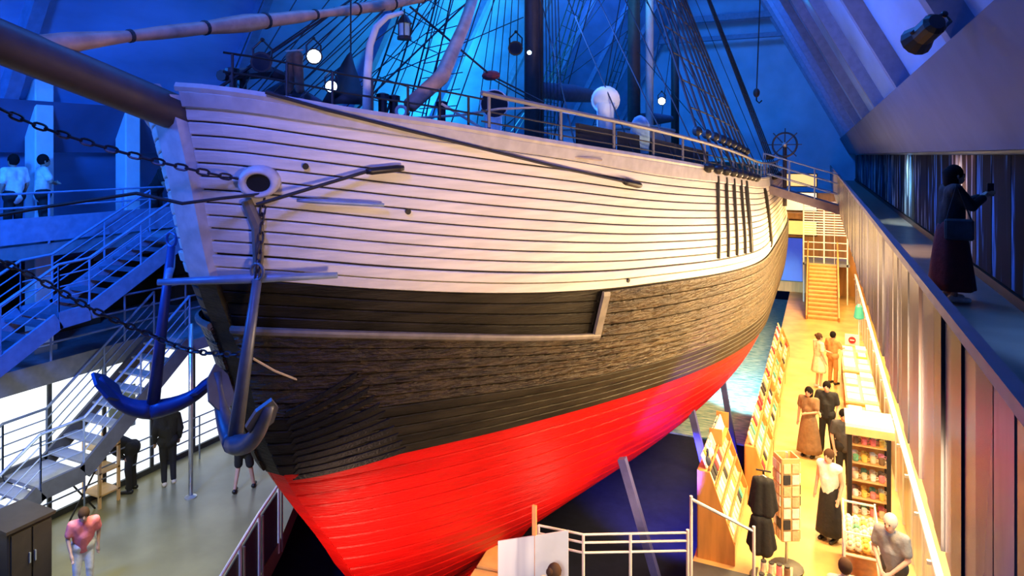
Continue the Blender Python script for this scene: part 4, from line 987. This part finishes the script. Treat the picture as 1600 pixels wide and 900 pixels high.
for z in (2.2, 2.55, 2.9): MB().bbox((-.8, 35.3, z-.02), (1.1, 35.34, z+.02)).build('rail', m_white, e)
for k in range(14): MB().bbox((-.8, 35.32, 3.25+k*.12), (1.1, 35.36, 3.30+k*.12)).build('slat', m_white, e)
for a in (-.35, .55): MB().bbox((a-.01, 35.32, 1.9), (a+.01, 35.36, 4.9)).build('bar', m_white, e)
e.location.y += .15
m_gold = mat('backlit_amber_panel', (.95, .62, .22), .5, emit=1.1, ecol=(1, .60, .16)); m_cream_l = mat('backlit_cream_panel', (1, .85, .6), .5, emit=1.2, ecol=(1, .78, .42))
m_scr = mat('blue_video_screen', (.01, .06, .5), .3, scale=1.2, emit=.5, ecol=(.01, .08, .9))
e = thing('video_screen', (-1.35, 37.6, .6), 'tall glowing blue video screen beyond the hull side', 'screen'); MB().bbox((-2.1, 37.62, .55), (-.85, 37.75, 2.85)).build('screen_frame', m_black, e); MB().bbox((-2.05, 37.58, .6), (-.9, 37.62, 2.8)).build('screen_glass', m_scr, e)
for z0, z1, m_, lab in ((2.95, 3.75, m_gold, 'backlit amber panel above the blue video screen'), (4.2, 5.2, m_cream_l, 'backlit cream panel under the gangway at the far end'), (5.45, 6.15, m_gold, 'added glowing amber panel in place of a lit gold coil above the gangway')):  # panel above the gangway is added, its glow replaces a lit gold coil
    e = thing('light_panel', (-1.3, 37.6, z0), lab, 'light panel'); MB().bbox((-2.6, 37.62, z0), (-.2, 37.7, z1)).build('panel_case', m_dark, e); MB().bbox((-2.55, 37.58, z0+.05), (-.25, 37.62, z1-.05)).build('diffuser', m_, e)
struct(MB().bbox((-2.6, 37.75, 0), (2.9, 38.0, 5.15)).build('wall_shop_end', m_wood))
struct(MB().bbox((-2.6, 37.0, 3.85), (-.9, 37.75, 4.15)).build('trim_3', m_wood))
e = thing('gangway', (.5, 24.6, 5.4), 'purple-lit gangway bridge from ship rail to the right gallery', 'gangway')
ga, gb2 = Vector((-1.75, 23.6, 6.15)), Vector((.55, 24.4, 5.42)); wv = Vector((0, .9, 0))
MB().add([ga, gb2, gb2+wv, ga+wv, ga-Vector((0,0,.28)), gb2-Vector((0,0,.28)), gb2+wv-Vector((0,0,.28)), ga+wv-Vector((0,0,.28))], [(0,1,2,3),(7,6,5,4),(0,4,5,1),(1,5,6,2),(2,6,7,3),(3,7,4,0)]).build('walkway', m_caprail, e)
for o_ in (Vector((0, 0, 0)), wv):
    for k in range(4): p = ga.lerp(gb2, k/3)+o_; MB().tube([p, p+Vector((0, 0, 1.0))], .022, 6).build('post', m_bluemetal, e)
    for z in (.35, .7, 1.0): MB().tube([ga+o_+Vector((0, 0, z)), gb2+o_+Vector((0, 0, z))], .016, 6).build('rail', m_bluemetal, e)
# steering wheel and gear on the ship's side near the gangway
c = P(1226, 226, 23.5); wn = Vector((-.3, -1, .1)).normalized(); Mw = wn.to_track_quat('Z', 'Y').to_matrix()
e = thing('steering_wheel', (c.x, c.y, 5.4), 'dark spoked steering wheel on a stand beside the gangway', 'steering wheel')
MB().tube([c+Mw @ Vector((.42*cos(i*pi/12), .42*sin(i*pi/12), 0)) for i in range(24)], .035, 8, closed=True).build('rim', m_mast, e, smooth=True)
for i in range(8): MB().tube([c, c+Mw @ Vector((.58*cos(i*pi/4), .58*sin(i*pi/4), 0))], .02, 6).build('spoke', m_mast, e)
MB().ball(c, .09, 10).build('hub', m_steel, e); MB().tube([Vector((c.x, c.y+.15, 5.3)), Vector((c.x, c.y+.15, c.z))], .07, 8).build('stand', m_mast, e)
# sign and lamp on a pole in the shop
b0 = G(1342, 582); e = thing('sign_pole', b0, 'thin white pole with red no-entry sign and green lamp by the fence', 'sign')
MB().tube([b0, b0+Vector((0, 0, 1.75))], .02, 6).build('pole', m_white, e); MB().box(b0+Vector((-.2, -.03, 1.05)), (.42, .03, .36)).build('sign_plate', m_white, e)
MB().lathe([(.11, 0), (.11, .02)], b0+Vector((-.2, -.06, 1.05)), 16, Matrix.Rotation(R(90), 3, 'X')).build('red_disc', mat('sign_red', (.7, .02, .02), .5), e); MB().box(b0+Vector((-.2, -.085, 1.05)), (.13, .01, .03)).build('white_bar', m_white, e)
MB().lathe([(.12, 0), (.16, .05), (.10, .4), (.03, .48)], b0+Vector((0, 0, 1.75)), 12).build('lamp_head', mat('green_lamp', (.05, .30, .20), .4, emit=.3, ecol=(.1, .8, .5)), e)
# ------------------------------------------------------------------ stage lamps, hung things
def stage_lamp(label, c, to, size, lens_m, hang=None):
    c = Vector(c); d = (Vector(to)-c).normalized(); M_ = d.to_track_quat('Z', 'Y').to_matrix(); e = thing('stage_lamp', c, label, 'stage lamp')
    s = size
    MB().lathe([(.5*s, -1.5*s), (.72*s, -1.2*s), (.72*s, .2*s), (1.0*s, 1.1*s), (.96*s, 1.12*s)], c, 14, M_).build('lamp_housing', m_black, e)
    MB().lathe([(.80*s, 1.0*s), (.80*s, 1.14*s)], c, 14, M_).build('lens', lens_m, e)
    up = Vector((0, 0, 1)); x = d.cross(up).normalized()
    h = Vector(hang) if hang else c+up*s*2.2
    MB().tube([c+x*.8*s, c+x*.85*s+(h-c)*.6, h, c-x*.85*s+(h-c)*.6, c-x*.8*s], .12*s, 6).build('yoke', m_black, e); MB().ball(h, .22*s, 8).build('clamp', m_black, e)
    return e
m_lens_on = mat('glowing_blue_lens', (.6, .8, 1), .3, emit=14, ecol=(.45, .70, 1)); m_lens_off = mat('dark_lens', (.02, .03, .05), .1)
stage_lamp('black stage lamp clamped to the right roof rafter', P(1445, 52, 5.6), P(1300, 190, 7.5), .13, m_lens_off, P(1476, 22, 5.7))
stage_lamp('lit blue stage lamp high above the forecastle', P(490, 88, 9.0), P(560, 110, 4), .11, m_lens_on)
stage_lamp('lit blue stage lamp low on the forecastle deck', P(517, 135, 8.8), P(580, 160, 4), .09, m_lens_on)
stage_lamp('unlit black stage lamp above the bow rail', P(410, 98, 8.4), P(330, 60, 5), .13, m_lens_off)
stage_lamp('small lit lamp on the deck house between the masts', P(1034, 158, 20), P(1020, 200, 5), .13, m_lens_on)
stage_lamp('dark square lamp box fixed high on the fore mast', P(806, 75, 15.5), P(700, 160, 5), .17, m_lens_off)
stage_lamp('tiny lit lamp on the fore mast beside the dark lamp box', P(827, 82, 15.6), P(860, 200, 5), .06, m_lens_on)
c = P(460, 84, 8.6); e = thing('hanging_trousers', c, 'pair of brown oilskin trousers hung over the bow rail', 'trousers')
g = MB(); 
for s in (-1, 1): g.cap(c+Vector((.05*s, 0, -.06)), c+Vector((.09*s, 0, -.46)), .075, .06)
g.cap(c+Vector((-.05, 0, -.04)), c+Vector((.05, 0, -.04)), .08, .08); g.build('trouser_legs', cloth('brown_oilskin', (.12, .075, .05)), e, remesh=.018); MB().tube([c+Vector((-.14, 0, .04)), c+Vector((.14, 0, .04))], .012, 6).build('hanger_bar', m_hemp, e)
ap = P(548, 80, 9.3); bs = [P(500, 160, 9.0), P(535, 166, 8.7), P(572, 165, 9.1), P(566, 158, 9.9), P(520, 155, 9.8)]
e = thing('canvas_cover', (ap.x, ap.y, bs[0].z), 'dark canvas draped like a tent on the forecastle', 'canvas')
mb = MB(); n = len(bs); rows = []
for i in range(6):
    s = i/5; rows.append([ap.lerp(b, s**1.3)+Vector((0, 0, .04*sin(j*2.1+i))) for j, b in enumerate(bs)])
mb.add([v for r_ in rows for v in r_], [(i*n+j, i*n+(j+1) % n, (i+1)*n+(j+1) % n, (i+1)*n+j) for i in range(5) for j in range(n)]+[tuple(5*n+j for j in range(n))]); mb.build('drape', m_dark, e, smooth=True)
MB().tube([ap, ap+Vector((0, 0, 2.2))], .012, 5).build('hoist_line', m_rope, e)
c = P(632, 62, 9.2); e = thing('ship_lantern', c, 'dark ship lantern with glass cage hanging over the bow', 'lantern')
MB().lathe([(.10, 0), (.10, .04), (.08, .05)], c, 12).build('lantern_base', m_black, e); MB().lathe([(.075, .05), (.075, .22)], c, 12).build('lantern_glass', m_teal, e); MB().lathe([(.11, .22), (.06, .30), (.03, .34)], c, 12).build('lantern_cap', m_black, e)
for i in range(6): MB().tube([c+Vector((.09*cos(i*pi/3), .09*sin(i*pi/3), .03)), c+Vector((.09*cos(i*pi/3), .09*sin(i*pi/3), .23))], .008, 4).build('lantern_bar', m_black, e)
MB().tube([c+Vector((0, 0, .33)), c+Vector((0, 0, .42))], .01, 5).build('lantern_hook', m_black, e)
c = P(1182, 145, 26); e = thing('crane_hook', c, 'small hook block hanging on a cable before the blue wall', 'hook')
MB().tube([c, c+Vector((.2, 0, 5.6))], .025, 5).build('cable', m_rope, e); MB().ball(c, .18, 10, (.7, .7, 1)).build('hook_block', m_mast, e); MB().tube([c+Vector((0, 0, -.15)), c+Vector((0, 0, -.3)), c+Vector((.1, 0, -.4)), c+Vector((.2, 0, -.3))], .03, 6).build('hook', m_black, e)

spot('ventilator_spot_lamp', (-2.0, 9.2, 9.2), P(946, 160, 12.3), (1, .95, .95), 160, 16)

spot('sign_fill', (-2.2, 5.2, 3.6), P(850, 880, 9.6), (1, .96, .92), 420, 42)  # added fill to brighten the white sign board
# forecastle clutter
def bollard(p, name='bollard'):
    MB().lathe([(.07, 0), (.06, .05), (.06, .28), (.09, .30), (.09, .36), (.03, .38)], p, 10).build(name, m_black, ship)
for x, y, Z in ((362, 150, 8.4), (378, 152, 8.7), (598, 186, 9.2), (615, 188, 9.4), (690, 196, 9.8)): bollard(P(x, y, Z)-Vector((0, 0, .02)))
MB().tube([P(627, 174, 9.0)+Vector((.07*cos(i*pi/8)*CS, .07*cos(i*pi/8)*SN, .07*sin(i*pi/8))) for i in range(16)], .022, 8, closed=True).build('fairlead_ring', m_bulwark, ship, smooth=True)
MB().tube([P(345, 118, 8.3), P(420, 112, 9.3), P(470, 130, 9.5)], [.07, .09, .06], 8).build('cathead_beam', m_mast, ship)
MB().tube([P(405, 155, 8.7), P(440, 140, 9.0), P(470, 150, 9.0), P(500, 162, 8.9)], [.06, .11, .10, .05], 8).build('canvas_bundle', m_canvas, ship, smooth=True)
MB().tube([P(575, 188, 9.0), P(640, 196, 9.5), P(700, 202, 10.0), P(745, 206, 10.3)], [.07, .10, .10, .06], 8).build('stowed_spar', m_mast, ship, smooth=True)
for k in range(6): rope(P(350+k*22, 150+k*2, 8.4), P(420+k*55, -20, 10.5+.3*k), .010)
for k in range(5): rope(P(640+k*16, 195, 11), P(690+k*22, -15, 13), .012)
for k in range(6): rope(P(655, 170-k*24, 11.2)+Vector((0, .04*k, 0)), P(715+k*4, 165-k*26, 11.4), .009, name='ratline')
